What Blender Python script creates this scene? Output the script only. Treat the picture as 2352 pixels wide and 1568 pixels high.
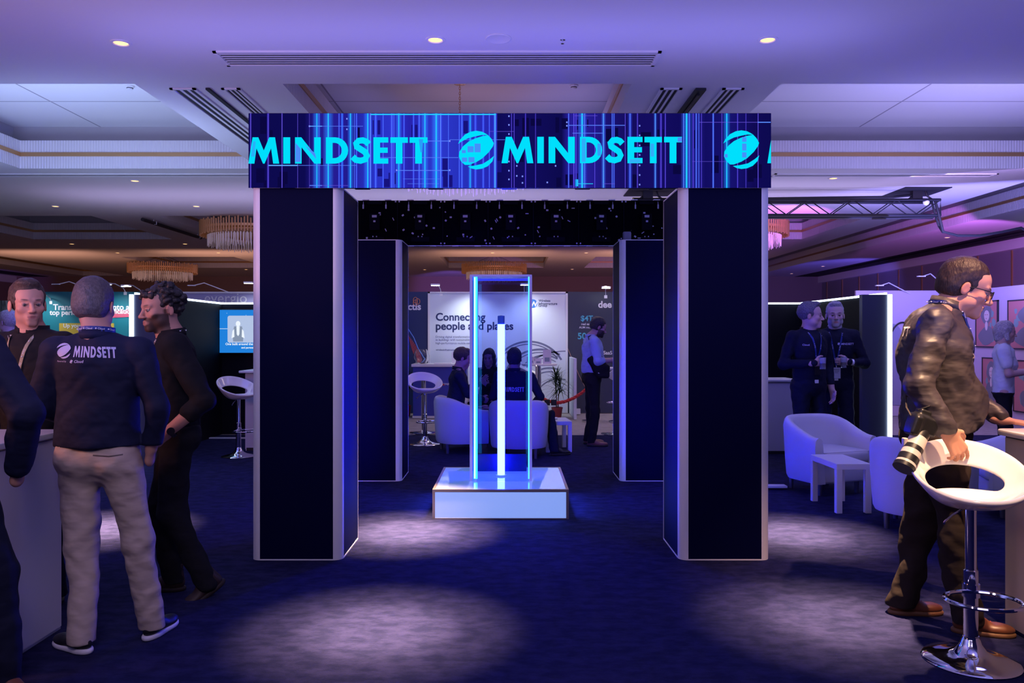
import bpy, math, random
import numpy as np
from mathutils import Vector, Matrix, Euler
from mathutils.bvhtree import BVHTree
random.seed(7)
PI = math.pi
scn = bpy.context.scene
for o in list(bpy.data.objects):
    bpy.data.objects.remove(o, do_unlink=True)
COL = scn.collection
# ------------------------------------------------------------------ camera
F = 1830.0; U0 = 1173.0; V0 = 772.0
cd = bpy.data.cameras.new('camera'); cam = bpy.data.objects.new('camera', cd); COL.objects.link(cam)
cam.location = (0, 0, 1.5); cam.rotation_euler = (PI/2, 0, 0)
cd.sensor_width = 36.0; cd.lens = F/2352*36.0
cd.shift_x = (1176-U0)/2352; cd.shift_y = -(784-V0)/2352
cd.clip_start = 0.05; cd.clip_end = 200
scn.camera = cam
scn.view_settings.view_transform = 'Standard'; scn.view_settings.look = 'None'
scn.view_settings.gamma = 1.0; scn.view_settings.use_curve_mapping = False
scn.view_settings.exposure = 0.0
# ------------------------------------------------------------------ world
w = bpy.data.worlds.new('hall_ambient'); scn.world = w; w.use_nodes = True
bg = w.node_tree.nodes['Background']; bg.inputs[0].default_value = (0.10, 0.12, 1.0, 1); bg.inputs[1].default_value = 0.03
# ------------------------------------------------------------------ lights
def light(kind, name, loc, target, energy, color, size=0.2, spot=None, blend=1.0, sy=None):
    l = bpy.data.lights.new(name, kind); l.energy = energy; l.color = color
    if kind == 'AREA':
        l.size = size
        if sy: l.shape = 'RECTANGLE'; l.size_y = sy
    elif kind == 'SPOT':
        l.spot_size = math.radians(spot); l.spot_blend = blend; l.shadow_soft_size = size
    else: l.shadow_soft_size = size
    o = bpy.data.objects.new(name, l); COL.objects.link(o); o.location = loc
    if target is not None:
        o.rotation_euler = (Vector(target)-Vector(loc)).to_track_quat('-Z', 'Y').to_euler()
    return o
BLUE = (0.16, 0.18, 1.0); VIO = (0.36, 0.30, 1.0); WARM = (1.0, 0.62, 0.42); PURP = (0.62, 0.16, 1.0)
# unseen blue and violet wash lights aimed at the ceiling, plus added fills
light('AREA', 'wash_front', (-4.0, 2.6, 2.3), (-3.8, 3.6, 3.9), 85, (0.30, 0.32, 1.0), 5, sy=3.0)
light('AREA', 'wash_front', (3.6, 2.6, 2.3), (3.5, 3.6, 3.9), 76, (0.30, 0.29, 1.0), 5, sy=3.0)
light('AREA', 'gate_front_fill', (0.0, -1.2, 3.3), (0, 5.3, 1.6), 18, (0.62, 0.54, 1.0), 2.5, sy=1.0)  # added fill from the camera side, brightens the gate trims
light('AREA', 'wash_front_rear', (-0.2, 6.3, 3.15), (-0.2, 6.3, 3.9), 20, (0.26, 0.24, 1.0), 6.0, sy=.5)
light('AREA', 'wash_left', (-5.4, 9.2, 2.75), (-5.2, 9.8, 4.5), 68, (0.42, 0.54, 1.0), 3.2, sy=1.2)
light('AREA', 'wash_mid', (-0.4, 9.9, 3.1), (-0.4, 10.1, 4.5), 22, (0.34, 0.30, 1.0), 2.6, sy=.8)
light('AREA', 'wash_mid_far', (-3.2, 13.6, 2.8), (-3.2, 13.9, 3.9), 42, (0.62, 0.52, 1.0), 9.0, sy=1.2)
light('AREA', 'wash_right', (5.6, 9.2, 2.75), (5.4, 9.8, 4.5), 72, (0.42, 0.39, 1.0), 3.5, sy=1.2)
light('AREA', 'wash_right_far', (7.2, 13.0, 2.75), (8.0, 15.5, 4.1), 90, (0.26, 0.24, 1.0), 3.0, sy=2.0)
light('AREA', 'wash_right_soffit', (4.4, 13.2, 2.8), (4.4, 13.4, 3.9), 34, (0.60, 0.50, 1.0), 4.5, sy=1.2)
light('SPOT', 'purple_truss_spot', (5.4, 13.5, 2.2), (5.0, 16.6, 3.95), 620, PURP, .1, 58, .25)
light('SPOT', 'purple_wall_spot', (8.4, 14.6, 2.4), (11.0, 19.3, 3.9), 900, PURP, .1, 40, .2)
light('SPOT', 'blue_wall_spot', (10.4, 22.0, 2.0), (11.4, 29, 3.8), 700, (.14,.10,1), .1, 50, .6)
light('SPOT', 'blue_left_wall_spot', (-17.6, 24.0, 2.2), (-19.6, 29, 3.3), 220, (.22,.10,1), .1, 36, .6)
light('SPOT', 'violet_centre_spot', (-1.8, 26.0, 2.6), (-2.4, 31.9, 3.3), 600, (.3,.14,1), .1, 34, .6)
for x in (-13.5, -8.5, -0.5, 4.0):
    light('AREA', 'warm_far', (x, 23.0, 2.7), (x, 24.6, 4.4), 26, (1.0, .46, .30), 3.0, sy=2.0)
light('AREA', 'lounge_light', (0.2, 10.2, 3.85), (0.2, 10.4, 0), 24, (0.26, 0.24, 1.0), 2.0, sy=1.2)
light('AREA', 'lounge_right', (3.6, 6.9, 3.85), (3.3, 7.4, 0), 50, (0.24, 0.22, 1.0), 2.0, sy=1.6)
light('AREA', 'lounge_left', (-4.2, 7.8, 3.85), (-4.0, 8.9, 0), 36, (0.08, 0.12, 1.0), 2.2, sy=2.2)
light('AREA', 'aisle_light', (-0.3, 2.6, 3.85), (-0.3, 3.8, 0), 5, (0.04, 0.06, 1.0), 3.6, sy=2.5)
light('AREA', 'stand_light', (6.6, 11.5, 3.8), (7.4, 13.5, 0), 90, (0.55, 0.36, 1.0), 2.0, sy=2.0)
light('AREA', 'aisle_far', (1.6, 13.6, 3.85), (1.6, 14.0, 0), 40, (1.0, .74, .62), 3.0, sy=1.0)
light('AREA', 'left_people', (-4.3, 2.9, 1.9), (-2.6, 4.4, 1.6), 40, (1.0, .36, .2), .4, sy=.4)
light('AREA', 'left_back_fill', (-1.0, 1.0, 2.9), (-2.1, 4.0, .5), 26, (0.95, .72, 1.0), .8, sy=.8)  # added fill from the camera side, lifts the pale trousers
# ceiling downlights that throw visible pools on the carpet
POOLS = [(-.61, 6.45, -.80, 6.12, 10500), (2.08, 6.45, 2.15, 6.05, 7200), (-3.19, 6.52, -3.20, 6.2, 10000),
         (-.61, 4.35, -.68, 4.08, 6000), (2.12, 4.75, 1.74, 4.22, 4000)]
for a, b, c, d_, e in POOLS:
    light('SPOT', 'downlight_beam', (a, b, 3.875), (c, d_, 0), e*.62, (1.0, .62, .34), .03, 24, 1.0)
    light('SPOT', 'downlight_core', (a, b, 3.87), (c, d_, 0), e*1.05, (1.0, .62, .34), .03, 14, 1.0)
light('SPOT', 'downlight_beam', (2.35, 2.55, 3.875), (2.15, 3.82, .95), 950, (1.0, .62, .33), .03, 19, .9)
light('SPOT', 'downlight_beam', (2.70, 3.2, 3.875), (2.30, 4.1, 1.4), 600, (1.0, .52, .30), .03, 30, .8)  # separate wide warm spot, added to light the photographer's jacket
# ------------------------------------------------------------------ helpers
def P(u, v, d):
    return Vector(((u-U0)*d/F, d, 1.5+(V0-v)*d/F))
def pos(o, m=None): return o
MATS = {}
def mat(name, col, rough=.6, metal=0.0, bdet=4, emit=None, es=1.0, spec=None, bump=None, trans=0, ior=1.45, coat=0, vcol=None, mottle=None):
    if name in MATS: return MATS[name]
    m = bpy.data.materials.new(name); m.use_nodes = True; nt = m.node_tree; b = nt.nodes['Principled BSDF']
    b.inputs['Base Color'].default_value = (*col, 1); b.inputs['Roughness'].default_value = rough; b.inputs['Metallic'].default_value = metal
    if spec is not None: b.inputs['Specular IOR Level'].default_value = spec
    if emit: b.inputs['Emission Color'].default_value = (*emit, 1); b.inputs['Emission Strength'].default_value = es
    if trans: b.inputs['Transmission Weight'].default_value = trans; b.inputs['IOR'].default_value = ior
    if coat: b.inputs['Coat Weight'].default_value = coat
    if vcol:
        a = nt.nodes.new('ShaderNodeVertexColor'); a.layer_name = 'Col'
        nt.links.new(a.outputs[0], b.inputs['Base Color' if vcol == 'base' else 'Emission Color'])
        if vcol == 'emit': b.inputs['Emission Strength'].default_value = es
    tc = None
    if mottle:   # (scale, second colour, low, high)
        tc = nt.nodes.new('ShaderNodeTexCoord'); n = nt.nodes.new('ShaderNodeTexNoise'); n.inputs['Scale'].default_value = mottle[0]; n.inputs['Detail'].default_value = 5
        nt.links.new(tc.outputs['Object'], n.inputs['Vector'])
        r = nt.nodes.new('ShaderNodeValToRGB'); r.color_ramp.elements[0].position = mottle[2]; r.color_ramp.elements[1].position = mottle[3]
        r.color_ramp.elements[0].color = (*col, 1); r.color_ramp.elements[1].color = (*mottle[1], 1)
        nt.links.new(n.outputs[0], r.inputs[0]); nt.links.new(r.outputs[0], b.inputs['Base Color'])
    if bump:     # (scale, strength, distance[, stretch])
        tc = tc or nt.nodes.new('ShaderNodeTexCoord'); n = nt.nodes.new('ShaderNodeTexNoise'); n.inputs['Scale'].default_value = bump[0]; n.inputs['Detail'].default_value = bdet
        mp = nt.nodes.new('ShaderNodeMapping')
        if len(bump) > 3: mp.inputs['Scale'].default_value = bump[3]
        nt.links.new(tc.outputs['Object'], mp.inputs[0]); nt.links.new(mp.outputs[0], n.inputs['Vector'])
        bp = nt.nodes.new('ShaderNodeBump'); bp.inputs['Strength'].default_value = bump[1]; bp.inputs['Distance'].default_value = bump[2]
        nt.links.new(n.outputs[0], bp.inputs['Height']); nt.links.new(bp.outputs[0], b.inputs['Normal'])
    MATS[name] = m; return m
def emis(name, col, s):
    if name in MATS: return MATS[name]
    m = bpy.data.materials.new(name); m.use_nodes = True; nt = m.node_tree
    for n in list(nt.nodes): nt.nodes.remove(n)
    e = nt.nodes.new('ShaderNodeEmission'); e.inputs[0].default_value = (*col, 1); e.inputs[1].default_value = s
    o = nt.nodes.new('ShaderNodeOutputMaterial'); nt.links.new(e.outputs[0], o.inputs[0]); MATS[name] = m; return m
class MB:
    def __init__(s): s.v = []; s.f = []; s.c = []; s.mi = []; s.cur = 0
    def add(s, vs, fs, col=None):
        n = len(s.v); s.v += [tuple(p) for p in vs]; s.f += [tuple(i+n for i in f) for f in fs]
        s.c += [col if col else (1, 1, 1)]*len(vs); s.mi += [s.cur]*len(fs); return s
    def box(s, c, d, R=None, col=None, bev=0):
        hx, hy, hz = d[0]/2, d[1]/2, d[2]/2
        vs = [Vector((x*hx, y*hy, z*hz)) for x in (-1, 1) for y in (-1, 1) for z in (-1, 1)]
        if R is not None: vs = [R @ v for v in vs]
        vs = [v+Vector(c) for v in vs]
        return s.add(vs, [(0, 1, 3, 2), (4, 6, 7, 5), (0, 4, 5, 1), (2, 3, 7, 6), (0, 2, 6, 4), (1, 5, 7, 3)], col)
    def rbox(s, c, d, r, R=None, seg=3):      # box with rounded vertical corners and softened rims
        hx, hy, hz = d[0]/2, d[1]/2, d[2]/2; r = min(r, hx*.99, hy*.99); e = min(r*.5, hz*.5)
        rings = []
        for zz, ins in ((-hz, e), (-hz+e*.3, e*.3), (-hz+e, 0), (hz-e, 0), (hz-e*.3, e*.3), (hz, e)):
            ring = []
            for k, (sx, sy) in enumerate(((1, 1), (-1, 1), (-1, -1), (1, -1))):
                for j in range(seg+1):
                    a = PI/2*k + PI/2*j/seg
                    ring.append(Vector((sx*(hx-r)+(r-ins)*math.cos(a), sy*(hy-r)+(r-ins)*math.sin(a), zz)))
            rings.append(ring)
        n = len(rings[0]); vs = [p for q in rings for p in q]
        if R is not None: vs = [R @ v for v in vs]
        vs = [v+Vector(c) for v in vs]
        fs = [(i*n+j, i*n+(j+1) % n, (i+1)*n+(j+1) % n, (i+1)*n+j) for i in range(5) for j in range(n)]
        fs += [tuple(range(n))[::-1], tuple(5*n+j for j in range(n))]
        return s.add(vs, fs)
    def tube(s, pts, r, seg=8, closed=False, cap=True, flat=None):
        pts = [Vector(p) for p in pts]; n = len(pts); rs = r if isinstance(r, (list, tuple)) else [r]*n
        vs = []; up = None
        for i, p in enumerate(pts):
            if closed: t = pts[(i+1) % n]-pts[i-1]
            else: t = pts[min(i+1, n-1)]-pts[max(i-1, 0)]
            t.normalize()
            if up is None:
                up = Vector((0, 0, 1)) if abs(t.z) < .9 else Vector((1, 0, 0))
            a = t.cross(up).normalized(); b = a.cross(t).normalized(); up = b
            for j in range(seg):
                q = 2*PI*j/seg; vs.append(p+(a*math.cos(q)+b*math.sin(q)*(flat or 1))*rs[i])
        fs = []
        for i in range(n if closed else n-1):
            k = (i+1) % n
            fs += [(i*seg+j, i*seg+(j+1) % seg, k*seg+(j+1) % seg, k*seg+j) for j in range(seg)]
        if cap and not closed: fs += [tuple(range(seg))[::-1], tuple((n-1)*seg+j for j in range(seg))]
        return s.add(vs, fs)
    def cyl(s, a, b, r, r2=None, seg=16): return s.tube([a, b], [r, r if r2 is None else r2], seg)
    def lathe(s, prof, seg=32, c=(0, 0, 0)):
        c = Vector(c); vs = [c+Vector((r*math.cos(2*PI*j/seg), r*math.sin(2*PI*j/seg), z)) for r, z in prof for j in range(seg)]
        n = len(prof); fs = [(i*seg+j, i*seg+(j+1) % seg, (i+1)*seg+(j+1) % seg, (i+1)*seg+j) for i in range(n-1) for j in range(seg)]
        if prof[0][0] > 1e-4: fs.append(tuple(range(seg))[::-1])
        if prof[-1][0] > 1e-4: fs.append(tuple((n-1)*seg+j for j in range(seg)))
        return s.add(vs, fs)
    def ball(s, c, r, seg=12, rings=8):
        rr = r if isinstance(r, (tuple, list)) else (r, r, r)
        vs = [Vector((rr[0]*math.sin(PI*i/rings)*math.cos(2*PI*j/seg)+c[0], rr[1]*math.sin(PI*i/rings)*math.sin(2*PI*j/seg)+c[1], rr[2]*math.cos(PI*i/rings)+c[2])) for i in range(rings+1) for j in range(seg)]
        fs = [(i*seg+j, (i+1)*seg+j, (i+1)*seg+(j+1) % seg, i*seg+(j+1) % seg) for i in range(rings) for j in range(seg)]
        return s.add(vs, fs)
    def poly(s, pts, col=None): return s.add(pts, [tuple(range(len(pts)))], col)
    def build(s, name, m, parent=None, smooth=False, sharp=40):
        me = bpy.data.meshes.new(name); me.from_pydata([tuple(v) for v in s.v], [], s.f); 
        ms = m if isinstance(m, (list, tuple)) else [m]
        for q in ms: me.materials.append(q)
        if len(ms) > 1: me.polygons.foreach_set('material_index', s.mi)
        if any(c != (1, 1, 1) for c in s.c):
            ca = me.color_attributes.new('Col', 'FLOAT_COLOR', 'POINT')
            ca.data.foreach_set('color', np.array([[*c, 1] for c in s.c], dtype=np.float32).ravel())
        me.validate(); me.update()
        if smooth:
            me.polygons.foreach_set('use_smooth', [True]*len(me.polygons))
            if sharp < 180: me.set_sharp_from_angle(angle=math.radians(sharp))
        o = bpy.data.objects.new(name, me); COL.objects.link(o)
        if parent is not None: o.parent = parent
        return o
def recalc(o):
    import bmesh
    bm = bmesh.new(); bm.from_mesh(o.data); bmesh.ops.remove_doubles(bm, verts=bm.verts, dist=1e-5)
    bmesh.ops.recalc_face_normals(bm, faces=bm.faces); bm.to_mesh(o.data); bm.free(); return o
def tag(o, label, cat, group=None, kind=None):
    if label: o['label'] = label
    if cat: o['category'] = cat
    if group: o['group'] = group
    if kind: o['kind'] = kind
    return o
def thing(name, label, cat, loc=(0, 0, 0), rz=0, group=None):
    o = bpy.data.objects.new(name, None); COL.objects.link(o); o.location = loc; o.rotation_euler = (0, 0, rz)
    o.empty_display_size = .1
    return tag(o, label, cat, group)
def struct(o, kind='structure'): o['kind'] = kind; return o
def kids(o, allo): return [c for c in allo if c.parent == o]
def dup(root, loc, rz, label, group=None):
    allo = list(bpy.data.objects)
    def rec(o, par):
        c = o.copy(); COL.objects.link(c)
        if par is not None: c.parent = par
        for k in kids(o, allo): rec(k, c)
        return c
    r = rec(root, None); r.location = loc; r.rotation_euler = (0, 0, rz); r['label'] = label
    if group: r['group'] = group
    return r
_txt = {}
def text_geo(s, bold=0.0, space=1.0):
    k = (s, bold, space)
    if k in _txt: return _txt[k]
    cu = bpy.data.curves.new('t', 'FONT'); cu.body = s; cu.size = 1.0; cu.offset = bold; cu.space_character = space; cu.resolution_u = 4
    o = bpy.data.objects.new('t', cu); COL.objects.link(o)
    dg = bpy.context.evaluated_depsgraph_get(); me = bpy.data.meshes.new_from_object(o.evaluated_get(dg))
    vs = [tuple(v.co)[:2] for v in me.vertices]; fs = [tuple(p.vertices) for p in me.polygons]
    bpy.data.objects.remove(o); bpy.data.curves.remove(cu); bpy.data.meshes.remove(me)
    x0 = min(v[0] for v in vs); x1 = max(v[0] for v in vs); y0 = min(v[1] for v in vs); y1 = max(v[1] for v in vs)
    _txt[k] = ([((v[0]-x0)/(x1-x0), (v[1]-y0)/(y1-y0)) for v in vs], fs, (x1-x0)/(y1-y0)); return _txt[k]
def put_text(mb, s, o, ux, uz, w=None, h=None, bold=.02, space=1.0, col=None):
    # text box corner o (lower left), unit directions ux and uz
    vs, fs, asp = text_geo(s, bold, space); o = Vector(o); ux = Vector(ux); uz = Vector(uz)
    if w is None: w = h*asp
    if h is None: h = w/asp
    return mb.add([o+ux*(x*w)+uz*(y*h) for x, y in vs], fs, col)
def grid(n, m, fn, closed_u=False):
    vs = [fn(i, j) for i in range(n) for j in range(m)]
    fs = [(i*m+j, ((i+1) % n)*m+j, ((i+1) % n)*m+j+1, i*m+j+1) for i in range(n if closed_u else n-1) for j in range(m-1)]
    return vs, fs
# logo and lettering outlines ------------------------------------------------
LOGO = [[(-.96,.33),(-.85,.55),(-.6,.82),(-.3,.97),(0,1.02),(.3,.97),(.5,.87),(.62,.79),(.3,.8),(0,.74),(-.4,.64),(-.75,.47)],
        [(.62,.79),(.8,.6),(.93,.36),(.88,.2),(.65,-.12),(.3,-.45),(0,-.63),(-.4,-.78),(-.6,-.78),(-.8,-.6),(-.92,-.35),(-.9,-.1),(-.7,.2),(-.4,.45),(-.05,.62),(.3,.73)],
        [(-.45,-.86),(-.1,-.82),(.35,-.72),(.7,-.5),(.94,-.3),(.85,-.6),(.6,-.85),(.3,-.98),(0,-1.02),(-.25,-.97)]]
def strokeS():
    pts = []
    c = [(.88,.86),(.72,.93),(.5,.95),(.25,.9),(.15,.72),(.25,.57),(.5,.5),(.75,.43),(.86,.27),(.75,.1),(.5,.045),(.25,.07),(.1,.2)]
    return c
LET = {
 'M': (1.18, [[(0,0),(.16,1),(.38,1),(.59,.5),(.8,1),(1.02,1),(1.18,0),(.95,0),(.87,.58),(.62,0),(.56,0),(.31,.58),(.23,0)]]),
 'I': (.26, [[(0,0),(0,1),(.26,1),(.26,0)]]),
 'N': (.98, [[(0,0),(0,1),(.24,1),(.73,.38),(.73,1),(.98,1),(.98,0),(.74,0),(.25,.62),(.25,0)]]),
 'E': (.56, [[(0,0),(0,1),(.25,1),(.25,0)],[(.25,.8),(.25,1),(.56,1),(.56,.8)],[(.25,.41),(.25,.61),(.54,.61),(.54,.41)],[(.25,0),(.25,.2),(.56,.2),(.56,0)]]),
 'T': (.66, [[(.205,0),(.205,.79),(.455,.79),(.455,0)],[(0,.79),(0,1),(.66,1),(.66,.79)]])}
def letter_quads(ch):
    if ch in LET: return LET[ch][0], [(p,) for p in LET[ch][1]]
    if ch == 'D':
        o = [(0, 0), (0, 1)]; q = []
        n = 12; out = [(.34+.50*math.sin(PI*i/n), .5+.5*math.cos(PI*i/n)) for i in range(n+1)]
        inn = [(.32+.28*math.sin(PI*i/n), .5+.29*math.cos(PI*i/n)) for i in range(n+1)]
        q.append(([(0, 0), (0, 1), (.25, 1), (.25, 0)],)); q.append(([(.25, .79), (.25, 1), out[0], inn[0]],)); q.append(([(.25, 0), (.25, .21), inn[-1], out[-1]],))
        for i in range(n): q.append(([inn[i], out[i], out[i+1], inn[i+1]],))
        return .84, q
    if ch == 'S':
        c = [Vector((x*.7, y)) for x, y in [(.93,.74),(.80,.84),(.62,.885),(.40,.87),(.26,.76),(.30,.64),(.5,.55),(.74,.44),(.84,.30),(.74,.16),(.5,.11),(.25,.14),(.08,.26)]]
        q = []; w = .118; L = []
        for i in range(len(c)):
            t = (c[min(i+1, len(c)-1)]-c[max(i-1, 0)]).normalized(); nrm = Vector((-t.y, t.x)); L.append((c[i]+nrm*w, c[i]-nrm*w))
        for i in range(len(c)-1): q.append(([tuple(L[i][0]), tuple(L[i+1][0]), tuple(L[i+1][1]), tuple(L[i][1])],))
        return .70, q
def put_letter(mb, ch, o, ux, uz, w, h, col=None):
    W, ps = letter_quads(ch); o = Vector(o); ux = Vector(ux); uz = Vector(uz)
    for (p,) in ps: mb.poly([o+ux*(x/W*w)+uz*(y*h) for x, y in p], col)
def put_logo(mb, c, ux, uz, r, col=None):
    c = Vector(c); ux = Vector(ux); uz = Vector(uz)
    for p in LOGO: mb.poly([c+ux*(x*r)+uz*(y*r) for x, y in p], col)
WORD = 'MINDSETT'
WX = [(0, 71.7), (81, 97), (108, 167), (179, 230), (237, 280), (288, 322), (327, 367), (371, 412)]
def put_word(mb, o, ux, uz, w, h, col=None):
    s = w/412.0
    for ch, (a, b) in zip(WORD, WX): put_letter(mb, ch, Vector(o)+Vector(ux)*(a*s), ux, uz, (b-a)*s, h, col)
# ================================================================== SETTING
HC = 3.9
def node_mat(name): 
    m = bpy.data.materials.new(name); m.use_nodes = True; MATS[name] = m; return m, m.node_tree, m.node_tree.nodes['Principled BSDF']
M_ceil = mat('ceiling_paint', (.80, .78, .78), .75)
# ribbed fascia
m, nt, b = node_mat('ribbed_fascia'); b.inputs['Base Color'].default_value = (.72, .70, .70, 1); b.inputs['Roughness'].default_value = .6
tc = nt.nodes.new('ShaderNodeTexCoord'); wv = nt.nodes.new('ShaderNodeTexWave'); wv.wave_type = 'BANDS'; wv.bands_direction = 'DIAGONAL'; wv.inputs['Scale'].default_value = 16.0
mp = nt.nodes.new('ShaderNodeMapping'); mp.inputs['Scale'].default_value = (1, 1, 0)
nt.links.new(tc.outputs['Object'], mp.inputs[0]); nt.links.new(mp.outputs[0], wv.inputs['Vector'])
bp = nt.nodes.new('ShaderNodeBump'); bp.inputs['Strength'].default_value = .45; bp.inputs['Distance'].default_value = .015
nt.links.new(wv.outputs[0], bp.inputs['Height']); nt.links.new(bp.outputs[0], b.inputs['Normal']); M_rib = m
# tray tiles with thin joints
m, nt, b = node_mat('tray_tiles'); b.inputs['Roughness'].default_value = .75
tc = nt.nodes.new('ShaderNodeTexCoord'); sp = nt.nodes.new('ShaderNodeSeparateXYZ'); nt.links.new(tc.outputs['Object'], sp.inputs[0])
def mth(op, a, b_=None, c=None):
    n = nt.nodes.new('ShaderNodeMath'); n.operation = op
    for i, q in enumerate((a, b_, c)):
        if q is None: continue
        if isinstance(q, (int, float)): n.inputs[i].default_value = q
        else: nt.links.new(q, n.inputs[i])
    return n.outputs[0]
lx = mth('PINGPONG', mth('ADD', sp.outputs[0], 6.0+37), 1.85); lx = mth('LESS_THAN', lx, .012)
ly = mth('PINGPONG', mth('SUBTRACT', sp.outputs[1], 10.39-3.7*5), 1.85); ly = mth('LESS_THAN', ly, .012)
mx = nt.nodes.new('ShaderNodeMix'); mx.data_type = 'RGBA'; nt.links.new(mth('MAXIMUM', lx, ly), mx.inputs[0])
mx.inputs[6].default_value = (.80, .79, .80, 1); mx.inputs[7].default_value = (.36, .34, .38, 1); nt.links.new(mx.outputs[2], b.inputs['Base Color']); M_tile = m
M_gold = mat('gold_strip', (.55, .33, .14), .35, .6)
M_slot = mat('dark_slot', (.015, .015, .02), .8)
M_black = mat('black_paint', (.012, .012, .016), .5)
M_blackm = mat('black_metal', (.02, .02, .024), .4, .5)
M_white = mat('white_lacquer', (.78, .78, .80), .35)
M_chrome = mat('chrome', (.86, .86, .88), .07, 1.0)
M_alu = mat('brushed_aluminium', (.86, .86, .88), .5, .1)
# carpets
def carpet(name, c1, c2, sc):
    m, nt, b = node_mat(name); tc = nt.nodes.new('ShaderNodeTexCoord')
    n = nt.nodes.new('ShaderNodeTexNoise'); n.inputs['Scale'].default_value = sc; n.inputs['Detail'].default_value = 4; n.inputs['Roughness'].default_value = .65
    mp = nt.nodes.new('ShaderNodeMapping'); mp.inputs['Scale'].default_value = (1, 1.7, 1)
    nt.links.new(tc.outputs['Object'], mp.inputs[0]); nt.links.new(mp.outputs[0], n.inputs['Vector'])
    r = nt.nodes.new('ShaderNodeValToRGB'); r.color_ramp.elements[0].position = .38; r.color_ramp.elements[1].position = .62
    r.color_ramp.elements[0].color = (*c1, 1); r.color_ramp.elements[1].color = (*c2, 1)
    nt.links.new(n.outputs[0], r.inputs[0]); nt.links.new(r.outputs[0], b.inputs['Base Color'])
    n2 = nt.nodes.new('ShaderNodeTexNoise'); n2.inputs['Scale'].default_value = 260; n2.inputs['Detail'].default_value = 2
    nt.links.new(tc.outputs['Object'], n2.inputs['Vector'])
    ad = nt.nodes.new('ShaderNodeMath'); ad.operation = 'ADD'; nt.links.new(n2.outputs[0], ad.inputs[0]); nt.links.new(n.outputs[0], ad.inputs[1])
    bp = nt.nodes.new('ShaderNodeBump'); bp.inputs['Strength'].default_value = .7; bp.inputs['Distance'].default_value = .01
    nt.links.new(ad.outputs[0], bp.inputs['Height']); nt.links.new(bp.outputs[0], b.inputs['Normal'])
    b.inputs['Roughness'].default_value = .95; b.inputs['Specular IOR Level'].default_value = .1
    return m
M_carpet = carpet('navy_carpet', (.010, .012, .050), (.022, .023, .085), 8.0)
M_grey = carpet('grey_carpet', (.34, .31, .30), (.42, .38, .37), 6)
XL, XR, YN, YF = -20.0, 12.5, -3.0, 32.0
struct(MB().box(((XL+XR)/2, (YN+YF)/2, -.06), (XR-XL, YF-YN, .10)).build('floor', M_grey))
fl = MB().box(((-7.2+9)/2, (YN+12.1)/2, -.005), (16.2, 12.1-YN, .01)).build('floor_carpet', M_carpet); struct(fl)
# ceiling grid with trays
HOLES = [(-2.17, 1.15, 7.58, 11.4), (-7.02, -3.58, 7.58, 11.4), (-11.8, -8.37, 7.58, 11.4), (2.57, 9.6, 7.58, 11.4), (8.0, 9.6, 11.4, 31.5), (-16.9, -15.3, 7.58, 31.5)]
for y0, y1 in ((15.9, 19.7), (24.1, 27.9)):
    HOLES += [(-2.17, 1.15, y0, y1), (-7.02, -3.58, y0, y1), (-11.8, -8.37, y0, y1), (2.57, 7.2, y0, y1)]
xs = sorted({XL, XR, *[h[0] for h in HOLES], *[h[1] for h in HOLES]}); ys = sorted({YN, YF, *[h[2] for h in HOLES], *[h[3] for h in HOLES]})
def is_hole(i, j):
    if i < 0 or j < 0 or i >= len(xs)-1 or j >= len(ys)-1: return False
    cx = (xs[i]+xs[i+1])/2; cy = (ys[j]+ys[j+1])/2
    return any(h[0] < cx < h[1] and h[2] < cy < h[3] for h in HOLES)
ce = MB(); rb = MB(); gd = MB(); cv = MB(); c_ = .25
for i in range(len(xs)-1):
    for j in range(len(ys)-1):
        x0, x1, y0, y1 = xs[i], xs[i+1], ys[j], ys[j+1]
        if not is_hole(i, j): ce.poly([(x0, y0, HC), (x0, y1, HC), (x1, y1, HC), (x1, y0, HC)]); continue
        for di, dj, a, b_ in ((-1, 0, (x0, y0), (x0, y1)), (1, 0, (x1, y0), (x1, y1)), (0, -1, (x0, y0), (x1, y0)), (0, 1, (x0, y1), (x1, y1))):
            if is_hole(i+di, j+dj): continue
            rb.poly([(*a, HC), (*b_, HC), (*b_, 4.3), (*a, 4.3)])
            pi_, pj_ = (0, 1) if di else (1, 0)
            e0 = 0 if (is_hole(i-pi_, j-pj_) and not is_hole(i-pi_+di, j-pj_+dj)) else (-c_ if is_hole(i-pi_+di, j-pj_+dj) and is_hole(i-pi_, j-pj_) else c_)
            e1 = 0 if (is_hole(i+pi_, j+pj_) and not is_hole(i+pi_+di, j+pj_+dj)) else (-c_ if is_hole(i+pi_+di, j+pj_+dj) and is_hole(i+pi_, j+pj_) else c_)
            A = (a[0]+di*c_-pi_*e0, a[1]+dj*c_-pj_*e0); B = (b_[0]+di*c_+pi_*e1, b_[1]+dj*c_+pj_*e1)
            cv.poly([(*A, 4.3), (*B, 4.3), (*B, 4.56), (*A, 4.56)]); cv.poly([(*a, 4.3), (*b_, 4.3), (*B, 4.3), (*A, 4.3)])
            mx_, my_ = (a[0]+b_[0])/2, (a[1]+b_[1])/2
            gd.box((mx_-di*.008, my_-dj*.008, 4.10), (b_[0]-a[0]+(.0 if di == 0 else .016), b_[1]-a[1]+(.016 if di == 0 else 0), .055))
struct(ce.build('ceiling', M_ceil)); struct(rb.build('ceiling_fascia', M_rib)); struct(cv.build('ceiling_cove', mat('cove_shade', (.45, .43, .45), .8))); struct(gd.build('trim_1', M_gold))  # cove darker than the ceiling: its shade is put into the base colour
struct(MB().poly([(XL, YN, 4.56), (XL, YF, 4.56), (XR, YF, 4.56), (XR, YN, 4.56)]).build('ceiling_trays', M_tile))
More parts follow.
